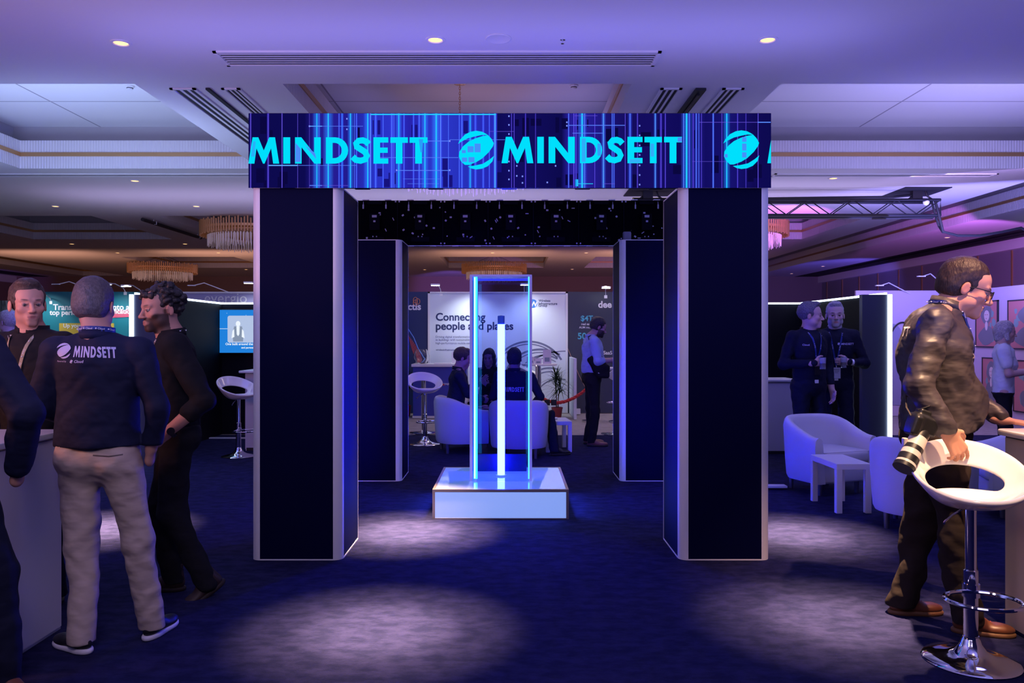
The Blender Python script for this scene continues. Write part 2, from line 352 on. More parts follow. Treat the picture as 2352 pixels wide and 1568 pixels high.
# dark slot running beside the side walls
struct(MB().box((11.95, 14.5, HC-.004), (1.05, 35, .012)).build('trim_2', M_slot))
struct(MB().box((-19.0, 14.5, HC-.004), (.9, 35, .012)).build('trim_3', M_slot))
struct(MB().box((12.42, 14.5, 3.77), (.16, 35, .26)).build('trim_4', M_ceil)); struct(MB().box((-19.92, 14.5, 3.77), (.16, 35, .26)).build('trim_5', M_ceil))
M_wallw = mat('brown_wall', (.30, .19, .15), .6); M_wallr = mat('grey_wall_panels', (.26, .24, .28), .6)
struct(MB().box((XR+.05, 14.5, 2.25), (.1, 35, 4.7)).build('wall_right', M_wallr)); struct(MB().box((XL-.05, 14.5, 2.25), (.1, 35, 4.7)).build('wall_left', M_wallw))
struct(MB().box(((XL+XR)/2, YF+.05, 2.25), (XR-XL+.2, .1, 4.7)).build('wall_back', M_wallw))
g = MB()
for k in range(22): g.box((XR-.012, 1.0+k*1.45, 1.82), (.03, .045, 3.64))
struct(g.build('trim_6', M_gold))
# ------------------------------------------------------------------ ceiling fittings
M_glow = emis('warm_lamp', (1.0, .52, .18), 3.2); M_glowf = emis('warm_lamp_far', (1.0, .70, .45), 5.0)
def downlight(loc, label, group, first=[None]):
    if first[0] is None:
        t = thing('downlight', label, 'ceiling light', loc, 0, group)
        MB().lathe([(.082, .001), (.082, -.006), (.062, -.009), (.055, -.002), (.055, .001)], 28).build('trim_ring', M_ceil, t, True)
        MB().lathe([(.055, -.001), (.047, -.004), (.032, -.0045), (0, -.005)], 24).build('lamp', M_glow, t, True)
        first[0] = t; return t
    return dup(first[0], loc, 0, label, group)
DG = 'recessed ceiling downlights'
for x, y, lab in [(-3.19, 6.52, 'recessed warm downlight on the near ceiling, leftmost of three in its row'), (-.61, 6.45, 'recessed warm downlight above the long air vent, nearest the round speaker'),
                  (2.08, 6.45, 'recessed warm downlight on the near ceiling, rightmost of three in its row')]: downlight((x, y, HC), lab, DG)
for x, y, lab in [(-5.8, 12.3, 'warm downlight left of the gate, just beyond the first ceiling tray'), (-8.4, 14.7, 'warm downlight high left, outer one of the pair before the second tray'),
                  (-5.8, 14.7, 'warm downlight high left, inner one of the pair before the second tray'), (4.9, 12.1, 'warm downlight above the black truss right of the gate'),
                  (10.6, 19.35, 'downlight in the purple-lit side ceiling by the hanging cable'), (10.7, 27.3, 'small downlight in the side ceiling, upper of two above the black booth'),
                  (10.75, 30.5, 'small downlight in the side ceiling, farthest one above the black booth')]: downlight((x, y, HC), lab, DG)
FG = 'small far downlights'
for x, y in [(-11.4, 20.7), (-8.46, 20.7), (-11.3, 22.9), (-8.4, 22.9), (-5.7, 22.9), (-.52, 22.9), (2.17, 22.9), (-3.1, 28.7), (2.2, 28.5), (-9.5, 28.6)]:
    downlight((x, y, HC), 'small warm downlight in the far brown part of the ceiling', FG)
def vent(x0, x1, y0, y1, n, label, along='x'):
    cx, cy = (x0+x1)/2, (y0+y1)/2; t = thing('air_vent', label, 'air vent', (cx, cy, HC)); wx, wy = x1-x0, y1-y0
    fr = MB()
    for s in (-1, 1):
        fr.box((s*(wx/2-.015), 0, -.006), (.03, wy, .014)); fr.box((0, s*(wy/2-.015), -.006), (wx, .03, .014))
    fr.build('frame', M_ceil, t)
    sl = MB(); bk = MB().box((0, 0, -.001), (wx-.07, wy-.05, .004)); bk.build('duct_opening', M_slot, t)
    for k in range(1, n):
        q = -1+2*k/n
        if along == 'x': sl.box((0, q*(wy/2-.02), -.0045), (wx-.06, (wy-.05)/n*.42, .003))
        else: sl.box((q*(wx/2-.02), 0, -.0045), ((wx-.05)/n*.42, wy-.06, .003))
    sl.build('louvres', M_ceil, t); return t
vent(-2.51, 1.27, 6.70, 7.06, 6, 'long louvred air vent in the near ceiling above the gate')
vent(-8.0, -3.8, 11.75, 11.95, 2, 'thin linear air vent in the ceiling left of the gate'); vent(3.9, 7.2, 11.75, 11.95, 2, 'thin linear air vent in the ceiling above the black truss')
vent(-3.30, -3.05, 7.7, 11.3, 3, 'slotted vent along the left ceiling beam, outer one', 'y'); vent(-2.80, -2.62, 7.7, 11.3, 3, 'slotted vent along the left ceiling beam, inner one', 'y')
vent(1.45, 1.66, 7.7, 11.3, 3, 'slotted vent along the right ceiling beam, inner one', 'y'); vent(2.05, 2.26, 7.7, 11.3, 3, 'slotted vent along the right ceiling beam, outer one', 'y')
tr = thing('lighting_track', 'dark recessed track along the ceiling beam right of the gate', 'lighting track', (1.84, 9.5, HC)); MB().box((0, 0, -.01), (.10, 3.6, .03)).build('channel', M_black, tr); MB().tube([(0, -1.7, -.035), (.01, 0, -.04), (0, 1.7, -.035)], .012).build('cable', M_blackm, tr)
tr = thing('lighting_track', 'thin dark track along the ceiling beam left of the gate', 'lighting track', (-2.93, 9.5, HC)); MB().box((0, 0, -.008), (.04, 3.6, .02)).build('channel', M_slot, tr)
def speaker(x, y, label):
    t = thing('ceiling_speaker', label, 'ceiling speaker', (x, y, HC)); MB().lathe([(.105, .0), (.105, -.004), (.096, -.008), (.092, -.006)], 32).build('rim', M_ceil, t, True)
    MB().lathe([(.092, -.005), (0, -.006)], 32).build('grille', mat('speaker_grille', (.55, .54, .56), .8, bump=(400, .6, .003)), t, True)
speaker(-.10, 6.42, 'round white speaker in the near ceiling between the two right downlights'); speaker(-2.85, 8.9, 'round white speaker on the ceiling beam left of the gate')
speaker(-4.35, 13.1, 'round white speaker in the ceiling left of the gate, past the ribbed tray')
def detector(loc, label):
    t = thing('smoke_detector', label, 'smoke detector', loc); MB().lathe([(.055, 0), (.055, -.012), (.042, -.022)], 20).build('base', M_white, t, True)
    MB().lathe([(.036, -.022), (.036, -.034), (.03, -.045), (0, -.05)], 20).build('sensor', M_white, t, True); MB().lathe([(.038, -.024), (.038, -.031)], 20).build('slot', M_slot, t)
detector((-4.66, 9.75, 4.56), 'white smoke detector in the left ceiling tray'); detector((.77, 9.72, 4.56), 'white smoke detector in the centre ceiling tray above the gate')
sp_ = thing('sprinkler', 'tiny sprinkler head in the near ceiling right of the speaker', 'sprinkler', (.42, 6.45, HC)); MB().lathe([(.022, 0), (.022, -.004), (.006, -.008), (.006, -.03)], 14).build('nozzle', M_chrome, sp_, True); MB().lathe([(.014, -.03), (.014, -.033)], 12).build('deflector', M_chrome, sp_)
# chandeliers
M_rod = mat('brass_rods', (.62, .34, .16), .3, .75, emit=(1, .45, .2), es=.02); M_crys = mat('crystal', (.7, .62, .62), .15, emit=(1, .7, .55), es=.06)
def chandelier(x, y, label, r=1.05, first=[None]):
    z = 3.62
    if first[0]: return dup(first[0], (x, y, z), 0, label, 'round brass and crystal chandeliers')
    t = thing('chandelier', label, 'chandelier', (x, y, z), 0, 'round brass and crystal chandeliers'); first[0] = t
    MB().lathe([(r-.03, .05), (r, .05), (r, .10), (r-.03, .10)], 64).build('ring', M_rod, t)
    rd = MB(); cr = MB()
    for k in range(110):
        a = 2*PI*k/110; c, s = math.cos(a), math.sin(a); rd.cyl((r*c, r*s, -.05-.02*(k % 2)), (r*c, r*s, .20+.02*(k % 3)), .017, seg=6)
    for k in range(90):
        a = 2*PI*k/90
        for q, rr in enumerate((r*.86, r*.7)): cr.cyl((rr*math.cos(a), rr*math.sin(a), -.05), (rr*math.cos(a), rr*math.sin(a), -.24-.04*q-.02*(k % 3)), .014, .006, seg=5)
    rd.build('brass_fringe', M_rod, t); cr.build('crystal_fringe', M_crys, t)
    MB().lathe([(0, -.0), (r*.9, -.0), (r*.9, .03), (0, .03)], 40).build('plate', M_rod, t)
    MB().lathe([(0, .93), (.09, .93), (.07, .90), (0, .89)], 20).build('canopy', M_rod, t, True)
    ch = MB()
    for k in range(12):
        z0 = .88-k*.03; pts = [(.010*math.cos(2*PI*j/8)*(k % 2), .010*math.cos(2*PI*j/8)*((k+1) % 2), z0+.019*math.sin(2*PI*j/8)) for j in range(8)]; ch.tube(pts, .0035, 5, closed=True)
    ch.build('chain', M_rod, t); wr = MB()
    for k in range(10): wr.tube([(0, 0, .55), (r*.97*math.cos(2*PI*k/10), r*.97*math.sin(2*PI*k/10), .10)], .003, 4)
    wr.build('suspension_wires', M_blackm, t)
    return t
chandelier(-.61, 9.55, 'round chandelier whose chain and wires show above the gate'); chandelier(-5.35, 16.6, 'round brass chandelier just left of the front left pillar'); chandelier(4.68, 16.6, 'round brass chandelier just right of the front right pillar')
chandelier(-11.35, 26, 'far chandelier high over the curly-haired man'); chandelier(-.54, 26, 'far chandelier seen through the gate above the glass case')
# truss with its plates and cables
def truss():
    x0, x1, y, zt, zb, w_ = 2.0, 7.0, 13.1, 3.72, 3.47, .25
    t = thing('lighting_truss', 'black box truss hanging under the ceiling right of the gate', 'truss', (4.5, y, zb))
    ch = MB()
    for yy in (-w_/2, w_/2):
        for zz in (0, zt-zb): ch.cyl((x0-4.5, yy, zz), (x1-4.5, yy, zz), .025, seg=10)
    for xx in (x0-4.5, x1-4.5): ch.tube([(xx, -w_/2, 0), (xx, w_/2, 0), (xx, w_/2, zt-zb), (xx, -w_/2, zt-zb)], .018, 6, closed=True)
    ch.build('chords', M_blackm, t); brs = [MB(), MB()]; n = 14; L = x1-x0
    for k in range(n):
        a = x0-4.5+L*k/n; b = a+L/n
        for q_, yy in enumerate((-w_/2, w_/2)): brs[q_].cyl((a, yy, 0 if k % 2 else zt-zb), (b, yy, zt-zb if k % 2 else 0), .009, seg=6)
    cb = MB()
    for q_ in brs: q_.build('diagonal_braces', M_blackm, t)
    cb.tube([(x0-4.5, 0, .29), (-1, .02, .285), (.6, -.03, .30), (1.8, 0, .32), (2.2, 0, .36)], .022, 8); cb.build('cable_bundle', M_black, t)
    sp = MB().ball((2.28, -.1, .22), (.05, .05, .06)); sp.build('clamp', M_alu, t, True); cb2 = MB().tube([(1.4, -.1, -.05), (2.4, -.1, -.03)], .018, 6); cb2.build('lower_cable', M_black, t)
truss()
for x, lab in ((6.72, 'black ceiling plate and drop cables over the right end of the truss'), (2.3, 'black ceiling plate with drop bars just above the gate')):
    t = thing('rigging_plate', lab, 'rigging', (x, 13.1, HC)); MB().box((0, .1, -.008), (.75, .8, .014)).build('plate', M_slot, t)
    d = MB().box((-.05, 0, -.09), (.16, .10, .17)); d.build('bracket', M_black, t); c = MB()
    for q in (-.1, .1): c.tube([(q, 0, -.015), (q*1.2, -.02, -.10), (q*2.2, -.02, -.17)], .016, 6)
    c.build('drop_cables', M_black, t, True)
ca = MB().tube([P(2148, 462, 13.0), P(2158, 500, 12.95), P(2166, 532, 12.9), P(2200, 541, 12.9), P(2250, 541, 13.0), P(2300, 533, 13.1), P(2345, 523, 13.2), P(2385, 545, 13.2), P(2420, 560, 13.2)], .022, 8)
ca.tube([P(2140, 462, 13.15), P(2150, 500, 13.1), P(2157, 520, 13.1), P(2166, 534, 12.95)], .018, 6)
tag(ca.build('hanging_cable', M_black, None, True), 'thick black cable sagging from the truss end to the right wall', 'cable')
pi = thing('ceiling_pipe', 'black pipe on hooks under the ceiling beam left of the gate', 'pipe', (-7.6, 17.0, HC)); MB().cyl((.25, -1.1, -.07), (.25, 1.9, -.07), .035, seg=10).build('pipe', M_black, pi, True); h = MB()
for q in (-.6, 1.7): h.tube([(.25, q, 0), (.25, q, -.10), (.31, q, -.10), (.31, q, -.04)], .008, 6)
h.build('hooks', M_alu, pi)
pi = thing('ceiling_pipe', 'dark pipe with a hook running along the right wall ceiling slot', 'pipe', (11.6, 19.0, HC)); MB().cyl((0, -9, -.07), (0, 9, -.07), .05, seg=10).build('pipe', M_black, pi, True); MB().tube([(0, -1.9, 0), (.0, -1.9, -.16), (.12, -1.9, -.16), (.12, -1.9, -.08)], .014, 6).build('hook', M_alu, pi)

# ================================================================== GATE
M_navy = mat('navy_laminate', (.0008, .0018, .030), .6, spec=.08); M_navy2 = MATS['navy_laminate']
def pillar(x0, y0, label, sx, d=.62, wd=.61, H=2.5):
    t = thing('gate_pillar', label, 'pillar', (x0+wd/2, y0+d/2, 0), 0, 'navy gate pillars'); r = .06; hx, hy = wd/2, d/2
    for nm, c, s in (('front_panel', (0, -hy+.012, H/2), (wd-2*r, .018, H)), ('back_panel', (0, hy-.012, H/2), (wd-2*r, .018, H)), ('side_panel', (-hx+.012, 0, H/2), (.018, d-2*r, H)), ('side_panel', (hx-.012, 0, H/2), (.018, d-2*r, H))):
        MB().box(c, s).build(nm, M_navy, t)
    for cx, cy, a0 in ((hx-r, hy-r, 0), (-hx+r, hy-r, 90), (-hx+r, -hy+r, 180), (hx-r, -hy+r, 270)):
        n = 10; pr = [(cx+r*math.cos(math.radians(a0+90*k/n)), cy+r*math.sin(math.radians(a0+90*k/n))) for k in range(n+1)]+[(cx, cy)]
        vs = [(x, y, 0) for x, y in pr]+[(x, y, H) for x, y in pr]; q = len(pr)
        fs = [(i, (i+1) % q, q+(i+1) % q, q+i) for i in range(q)]+[tuple(range(q))[::-1], tuple(range(q, 2*q))]
        MB().add(vs, fs).build('corner_profile', M_alu, t, True, 30)
    e = MB()
    for c, s in (((0, -hy+.005, .004), (wd-2*r, .012, .008)), ((hx-.005, 0, .004), (.012, d-2*r, .008)), ((-hx+.005, 0, .004), (.012, d-2*r, .008)),
                 ((0, -hy+.005, H-.004), (wd-2*r, .012, .008)), ((hx-.005, 0, H-.004), (.012, d-2*r, .008)), ((-hx+.005, 0, H-.004), (.012, d-2*r, .008))): e.box(c, s)
    e.build('edge_trim', M_alu, t); MB().box((0, 0, H-.012), (wd-.1, d-.1, .02)).build('top_cap', M_black, t)
    return t
pillar(-1.74, 5.335, 'front left navy pillar of the gate with aluminium corners', 1); pillar(1.13, 5.335, 'front right navy pillar of the gate with aluminium corners', -1)
pillar(-1.74, 8.24, 'rear left navy pillar of the gate behind the front one', 1); pillar(1.13, 8.24, 'rear right navy pillar of the gate with a grey device on top', -1)
dv = thing('sensor_box', 'small rounded grey device on top of the rear right pillar', 'device', (1.215, 8.33, 2.5)); MB().rbox((0, 0, .045), (.085, .07, .09), .02).build('body', mat('grey_plastic', (.18, .19, .26), .5), dv, True); MB().tube([(.03, 0, .085), (.05, 0, .11)], .005, 6).build('antenna', M_blackm, dv)
# front led header ------------------------------------------------------------
M_scr = bpy.data.materials.new('led_picture'); M_scr.use_nodes = True; nt = M_scr.node_tree
for n in list(nt.nodes): nt.nodes.remove(n)
a = nt.nodes.new('ShaderNodeVertexColor'); a.layer_name = 'Col'; e = nt.nodes.new('ShaderNodeEmission'); e.inputs[1].default_value = 1.0; o_ = nt.nodes.new('ShaderNodeOutputMaterial')
nt.links.new(a.outputs[0], e.inputs[0]); nt.links.new(e.outputs[0], o_.inputs[0])
led = thing('led_header', 'wide led screen across the front of the gate showing MINDSETT in cyan', 'led screen', (0, 5.30, 2.5))
X0, X1 = -1.745, 1.733
MB().box(((X0+X1)/2, .055, .2425), (X1-X0, .10, .485)).build('cabinets', M_black, led)
pc = MB(); K = 345.0
def sx(u): return (u-U0)/K
def sz(v): return (V0-v)/K-1.0
def rect(u0, u1, v0, v1, c0, c1=None, lay=0, c2=None, c3=None):
    y = .003-lay*.0003; c1 = c1 or c0
    pc.v += [(sx(u0), y, sz(v1)), (sx(u1), y, sz(v1)), (sx(u1), y, sz(v0)), (sx(u0), y, sz(v0))]; n = len(pc.v)
    pc.f.append((n-4, n-3, n-2, n-1)); pc.c += [c0, c1, c3 or c1, c2 or c0]; pc.mi.append(0)
BGs = [(571, (.004,.003,.075)), (700, (.004,.003,.08)), (725, (.015,.010,.26)), (760, (.02,.012,.30)), (800, (.015,.01,.27)), (845, (.02,.03,.52)), (900, (.025,.035,.6)), (940, (.02,.016,.42)), (1000, (.025,.04,.62)), (1060, (.02,.03,.5)), (1137, (.02,.02,.45)), (1141, (.004,.003,.09)),
       (1180, (.006,.004,.12)), (1290, (.004,.003,.075)), (1306, (.018,.012,.3)), (1350, (.018,.012,.30)), (1400, (.01,.006,.16)), (1450, (.007,.004,.11)), (1500, (.007,.004,.12)), (1560, (.005,.003,.10)), (1590, (.015,.012,.25)), (1620, (.006,.004,.12)), (1680, (.008,.006,.16)), (1730, (.005,.003,.09)), (1771, (.004,.003,.08))]
for (a_, ca_), (b_, cb_) in zip(BGs, BGs[1:]): rect(a_, b_, 260.5, 431.5, ca_, cb_)
random.seed(3)
for k in range(46):   # soft dark and bright cells of the picture
    u = random.uniform(580, 1740); w_ = random.uniform(8, 26); v = random.choice([random.uniform(262, 300), random.uniform(385, 415), random.uniform(300, 380)]); h_ = random.uniform(14, 45)
    br = 850 < u < 1137; c = (.008, .006, .2) if br else (.003, .002, .05); rect(u, u+w_, v, min(v+h_, 430), c, lay=1)
CY = (.02, .62, 1.0); LB = (.10, .22, 1.0); LV = (.14, .09, .75)
ST = [(576, 1.5, LV, 3), (616, 1.4, LV, 5), (648, 1.6, LV, 2), (684, .8, LV, 1), (711, .6, LV, 0), (728, 1.6, CY, 14), (733, .8, LB, 4), (754, 2.4, CY, 18), (779, .8, LB, 4), (786, 3.6, (.04,.14,.9), 6), (805, 1.8, CY, 10), (814, .8, LB, 2), (819, .9, LB, 4), (845, 2.2, CY, 14), (851, 2.6, LB, 5), (863, 1.2, LB, 6), (880, .7, LB, 3), (900, 1.2, LB, 6),
      (905, .7, LB, 2), (916, 1.5, CY, 10), (928, .8, LB, 4), (950, .8, LB, 4), (963, 1.2, LB, 5), (976, 2.0, CY, 13), (1002, 2.6, CY, 16), (1012, 2.2, LB, 6), (1030, .7, LB, 2), (1055, .8, LB, 3), (1061, 1.2, LB, 5), (1080, 1.2, CY, 7), (1092, .9, LB, 6), (1110, .9, LB, 5), (1124, .7, LB, 3), (1137, 3.2, (.08,.35,1.0), 7),
      (1175, .8, LV, 2), (1181, .8, LV, 2), (1207, .5, LV, 3), (1230, .5, LV, 2), (1306, 1.3, LB, 3), (1318, 1.2, LV, 3), (1323, .8, LV, 3), (1337, 3.0, CY, 14), (1343, 1.4, LB, 8), (1366, .8, LV, 2), (1386, 1.8, (.1,.4,1), 8), (1406, 1.2, LB, 3), (1410, 1.0, LB, 4), (1436, .8, LV, 2), (1447, 1.8, LB, 8),
      (1464, .9, LV, 3), (1505, 1.6, (.1,.35,1), 6), (1518, 1.2, LV, 5), (1528, 1.0, LV, 3), (1570, 1.6, LB, 5), (1577, 3.4, CY, 18), (1583, 1.4, LB, 5), (1592, .8, LV, 3), (1599, 1.6, LB, 4), (1605, .9, LB, 3), (1611, .7, LV, 2), (1638, 2.4, (.09,.2,1), 4), (1658, .8, LV, 2), (1669, 2.2, CY, 12), (1694, .8, LV, 3), (1713, .5, LV, 2), (1741, 1.2, LV, 2)]
for u, w_, c, hal in ST:
    base = (.006, .004, .12)
    for a_, b_ in zip(BGs, BGs[1:]):
        if a_[0] <= u < b_[0]:
            f_ = (u-a_[0])/(b_[0]-a_[0]); base = tuple(a_[1][i]*(1-f_)+b_[1][i]*f_ for i in range(3))
    h1 = tuple(min(1, base[i]+c[i]*(.55 if i == 2 else .22)) for i in range(3))
    if hal:
        rect(max(571, u-hal*.7), u, 260.5, 431.5, base, h1, 2); rect(u, min(1770, u+hal*.7), 260.5, 431.5, h1, base, 2)
    rect(u-w_/2, u+w_/2, 260.5, 431.5, c, lay=3)
for a_, b_, v, th, c in [(852, 1139, 263, 2.6, CY), (711, 740, 290, 2, (.1,.35,1)), (740, 834, 290, 1, LB), (617, 684, 380, 2.4, (.12,.4,1)), (684, 820, 380, 1, LB), (911, 1033, 391.5, 1.6, LB), (711, 740, 426, 1.8, LB), (740, 800, 426, .8, LV), (979, 1033, 324, 1.6, LB), (873, 1053, 362, 1.2, LB), (1033, 1160, 321, 1, LB),
                     (1306, 1435, 288, 1.6, LB), (1315, 1387, 306, 1.3, LB), (1320, 1372, 266, .8, LV), (1605, 1740, 281, .9, LV), (1740, 1770, 281, 2.2, (.1,.25,1)), (1328, 1362, 422, 1.4, CY), (1590, 1700, 371, .6, LV), (1385, 1412, 422, .8, LV), (926, 1010, 411, .7, LB), (936, 1008, 422, .7, LB), (1124, 1180, 302, .7, LV)]:
    rect(a_, b_, v-th/2, v+th/2, c, lay=4)
for u, vs_ in ((1169, (267, 287, 308, 371, 392, 412)), (1469, (289, 311, 334, 356, 380, 402, 424)), (797, (273, 297)), (1302, (281, 289)), (1187, (381, 404)), (1200, (405, 420)), (1276, (381,)), (1257, (419,)), (911, (391,)), (1033, (391, 324)), (711, (290,))):
    for v in vs_: rect(u-1.6, u+1.6, v-1.8, v+1.8, (.22, .3, 1.0), lay=5)
rect(1321, 1328, 412, 428, (.01,.25,.9), CY, lay=5)
lt = MB(); y = -.0002; CC = (.0, .74, .98); CC2 = (.07, .26, .95)
def halo_letters(us, v0=315.6, v1=376):
    for ch, (a_, b_) in zip(WORD, us): put_letter(lt, ch, (sx(a_), y, sz(v1)), (1, 0, 0), (0, 0, 1), sx(b_)-sx(a_), (v1-v0)/K, CC)
halo_letters([(571, 641.7), (651, 667), (678, 737), (749, 800), (807, 850), (858, 892), (897, 937), (941, 982)]); lt.build('lettering', M_scr, led); lt = MB(); halo_letters([(1152, 1225), (1234, 1249), (1260, 1320), (1332, 1383), (1391, 1432), (1441, 1475.5), (1480, 1520), (1525, 1566)], 314.5, 375)
lt.build('lettering', M_scr, led); lt = MB(); put_logo(lt, (sx(1094), y, sz(345)), (1, 0, 0), (0, 0, 1), 43.5/K, CC); lt.build('logo', M_scr, led); lt = MB(); put_logo(lt, (sx(1702.5), y, sz(344)), (1, 0, 0), (0, 0, 1), 43.5/K, CC); lt.build('logo', M_scr, led); lt = MB()
pc.poly([(sx(1762), y, sz(375)), (sx(1770.5), y, sz(375)), (sx(1770.5), y, sz(322))], CC)
y2 = -.0006
def patch(u0, u1, v0, v1, c=CC2): pc.poly([(sx(u0), y2, sz(v1)), (sx(u1), y2, sz(v1)), (sx(u1), y2, sz(v0)), (sx(u0), y2, sz(v0))], c)
for k, (u, v, w_, h_) in enumerate([(1061, 345, 9, 7), (1074, 336, 14, 14), (1090, 330, 14, 20), (1061, 362, 12, 10), (1076, 361, 14, 12), (1704, 315, 10, 11), (1704, 330, 10, 16), (1704, 350, 10, 12), (1664, 354, 7, 8)]): patch(u, u+w_, v, v+h_, (.06, .28, .95))
pc.poly([(sx(679), y2, sz(372)), (sx(691), y2, sz(372)), (sx(691), y2, sz(342)), (sx(679), y2, sz(328))], CC2); pc.poly([(sx(700), y2, sz(333)), (sx(712), y2, sz(348)), (sx(727), y2, sz(366)), (sx(724), y2, sz(352))], CC2)
pc.poly([(sx(577), y2, sz(360)), (sx(585), y2, sz(360)), (sx(588), y2, sz(325)), (sx(582), y2, sz(325))], (.02,.45,.95)); pc.poly([(sx(966), y2, sz(350)), (sx(970), y2, sz(350)), (sx(972), y2, sz(320)), (sx(962), y2, sz(320))], (.02,.35,.95))
patch(1336, 1345, 318, 372, (.03,.42,.95)); patch(1372, 1380, 330, 358, (.03, .35, .95)); patch(1446, 1470, 366, 374, (.03,.45,.95)); patch(1494, 1502, 330, 360, (.03,.42,.95)); patch(1556, 1566, 316, 326, CC2)
pc.build('led_picture', M_scr, led)
b2 = MB()
for k in range(7): b2.box((X0+.25+.495*k, .05, -.004), (.10, .09, .008))
b2.build('mounting_brackets', M_blackm, led)
# rear led header: its electronics side faces the camera ---------------------
rh = thing('led_header', 'rear led header of the gate seen from its black electronics side', 'led screen', (0, 8.80, 2.5))
MB().box((0, .06, .25), (3.5, .10, .5)).build('cabinets', mat('cabinet_black', (.0015, .0015, .004), .9, spec=.03), rh)
fr = MB(); random.seed(11); M_lab = mat('label_grey', (.42, .42, .55), .5)
class EL:
    def box(s, c, d, R=None): MB().box(c, d, R).build('label', M_lab, rh)
    def tube(s, p, r, n): MB().tube(p, r, n).build('cable_plug', M_lab, rh)
el = EL()
for k in range(7):
    cx = -1.5+.5*k
    for s in (-1, 1): fr.box((cx+s*.247, .005, .25), (.006, .012, .5))
    fr.box((cx, 0, .47), (.16, .03, .03)); fr.box((cx, -.005, .26), (.11, .05, .18)); fr.box((cx, .002, .07), (.2, .02, .05))
    el.box((cx+.0, -.034, .32), (.052, .002, .026)); el.box((cx, -.034, .265), (.024, .002, .02)); el.box((cx-.02, -.012, .10), (.012, .002, .012)); el.box((cx+.02, -.012, .10), (.012, .002, .012))
    for s in (-.02, .02):
        el.tube([(cx+.25+s, -.002, .485), (cx+.25+s, -.01, .485)], .009, 8); el.tube([(cx+.25+s, -.002, .025), (cx+.25+s, -.01, .025)], .009, 8)
    for j in range(2):
        px = cx-.125+.25*j; el.tube([(px, -.01, .485), (px, -.014, .45)], [.002, .004], 6); el.tube([(px, -.014, .45), (px, -.014, .405)], .009, 6)
    for j in range(9):
        px = cx+random.uniform(-.22, .22); pz = random.uniform(.05, .42); a = random.choice([0, 0, .5, -.6, 1.1]); s = random.choice([(.024, .018), (.034, .009), (.014, .012), (.02, .02)])
        el.box((px, -.012, pz), (s[0], .006, s[1]), Matrix.Rotation(a, 3, 'Y'))
fr.build('frame_bars', mat('bar_black', (.003, .003, .008), .8, spec=.08), rh)
e = MB(); 
for k in range(14): e.box((-1.6+.247*k, 0, .503), (.07, .05, .008)); e.box((-1.6+.247*k, 0, -.003), (.07, .05, .008))
e.box((0, .01, .0), (3.5, .02, .006)); e.build('edge_clips', M_alu, rh)
# ================================================================== GLOWING CASE
pl = thing('light_plinth', 'low square white glowing plinth with metal edges under the glass case', 'plinth', (-.083, 7.10, 0)); W = 1.12; H = .243; e_ = .022
M_lb = mat('lightbox_acrylic', (.55, .60, .75), .12, emit=(.24, .42, 1.0), es=.72, coat=.3); M_lbt = mat('lightbox_top', (.45, .55, .85), .05, emit=(.16, .36, 1.0), es=.62, coat=1.0)
hw = W/2
MB().box((0, 0, H-.006), (W-2*e_, W-2*e_, .008)).build('top_panel', M_lbt, pl)
for nm, c, s in (('side_panel', (0, -hw+.006, H/2-.01), (W-2*e_, .008, H-.03)), ('side_panel', (0, hw-.006, H/2-.01), (W-2*e_, .008, H-.03)), ('side_panel', (-hw+.006, 0, H/2-.01), (.008, W-2*e_, H-.03)), ('side_panel', (hw-.006, 0, H/2-.01), (.008, W-2*e_, H-.03))): MB().box(c, s).build(nm, M_lb, pl)
fr = MB()
for sx_ in (-1, 1):
    for sy_ in (-1, 1): fr.box((sx_*(hw-e_/2), sy_*(hw-e_/2), H/2), (e_, e_, H))
    fr.box((sx_*(hw-e_/2), 0, H-e_/2), (e_, W-2*e_, e_)); fr.box((0, sx_*(hw-e_/2), H-e_/2), (W-2*e_, e_, e_)); fr.box((0, sx_*(hw-e_/2), .004), (W-2*e_, e_, .008)); fr.box((sx_*(hw-e_/2), 0, .004), (e_, W-2*e_, .008))
fr.build('metal_frame', mat('brushed_steel', (.55, .47, .44), .35, .7), pl)
gc = thing('display_case', 'tall clear acrylic case with glowing edges on the plinth', 'display case', (-.085, 7.18, .243)); cw = .263; ch_ = 1.79
m, nt, b = node_mat('clear_acrylic')
for n in list(nt.nodes): nt.nodes.remove(n)
o_ = nt.nodes.new('ShaderNodeOutputMaterial'); tr_ = nt.nodes.new('ShaderNodeBsdfTransparent'); gl_ = nt.nodes.new('ShaderNodeBsdfGlossy'); mx = nt.nodes.new('ShaderNodeMixShader'); lw = nt.nodes.new('ShaderNodeFresnel'); lw.inputs[0].default_value = 1.45
tr_.inputs[0].default_value = (.80, .84, 1.0, 1); gl_.inputs['Roughness'].default_value = .03; nt.links.new(lw.outputs[0], mx.inputs[0]); nt.links.new(tr_.outputs[0], mx.inputs[1]); nt.links.new(gl_.outputs[0], mx.inputs[2]); nt.links.new(mx.outputs[0], o_.inputs[0]); M_acr = m
for c, s in (((0, -cw, ch_/2), (2*cw-.03, .006, ch_)), ((0, cw, ch_/2), (2*cw-.03, .006, ch_)), ((-cw, 0, ch_/2), (.006, 2*cw-.03, ch_)), ((cw, 0, ch_/2), (.006, 2*cw-.03, ch_)), ((0, 0, ch_-.003), (2*cw-.03, 2*cw-.03, .006))): MB().box(c, s).build('pane', M_acr, gc)
M_edge = mat('frosted_edge', (.62, .60, .80), .35, emit=(.14, .12, .9), es=.28)
fr = MB()
for a in (-1, 1):
    for b_ in (-1, 1): fr.box((a*(cw-.004), b_*(cw-.004), ch_/2), (.022, .022, ch_))
    fr.box((0, a*(cw-.004), ch_-.006), (2*cw-.03, .022, .018)); fr.box((a*(cw-.004), 0, ch_-.006), (.022, 2*cw-.03, .018))
fr.build('edge_strips', M_edge, gc)
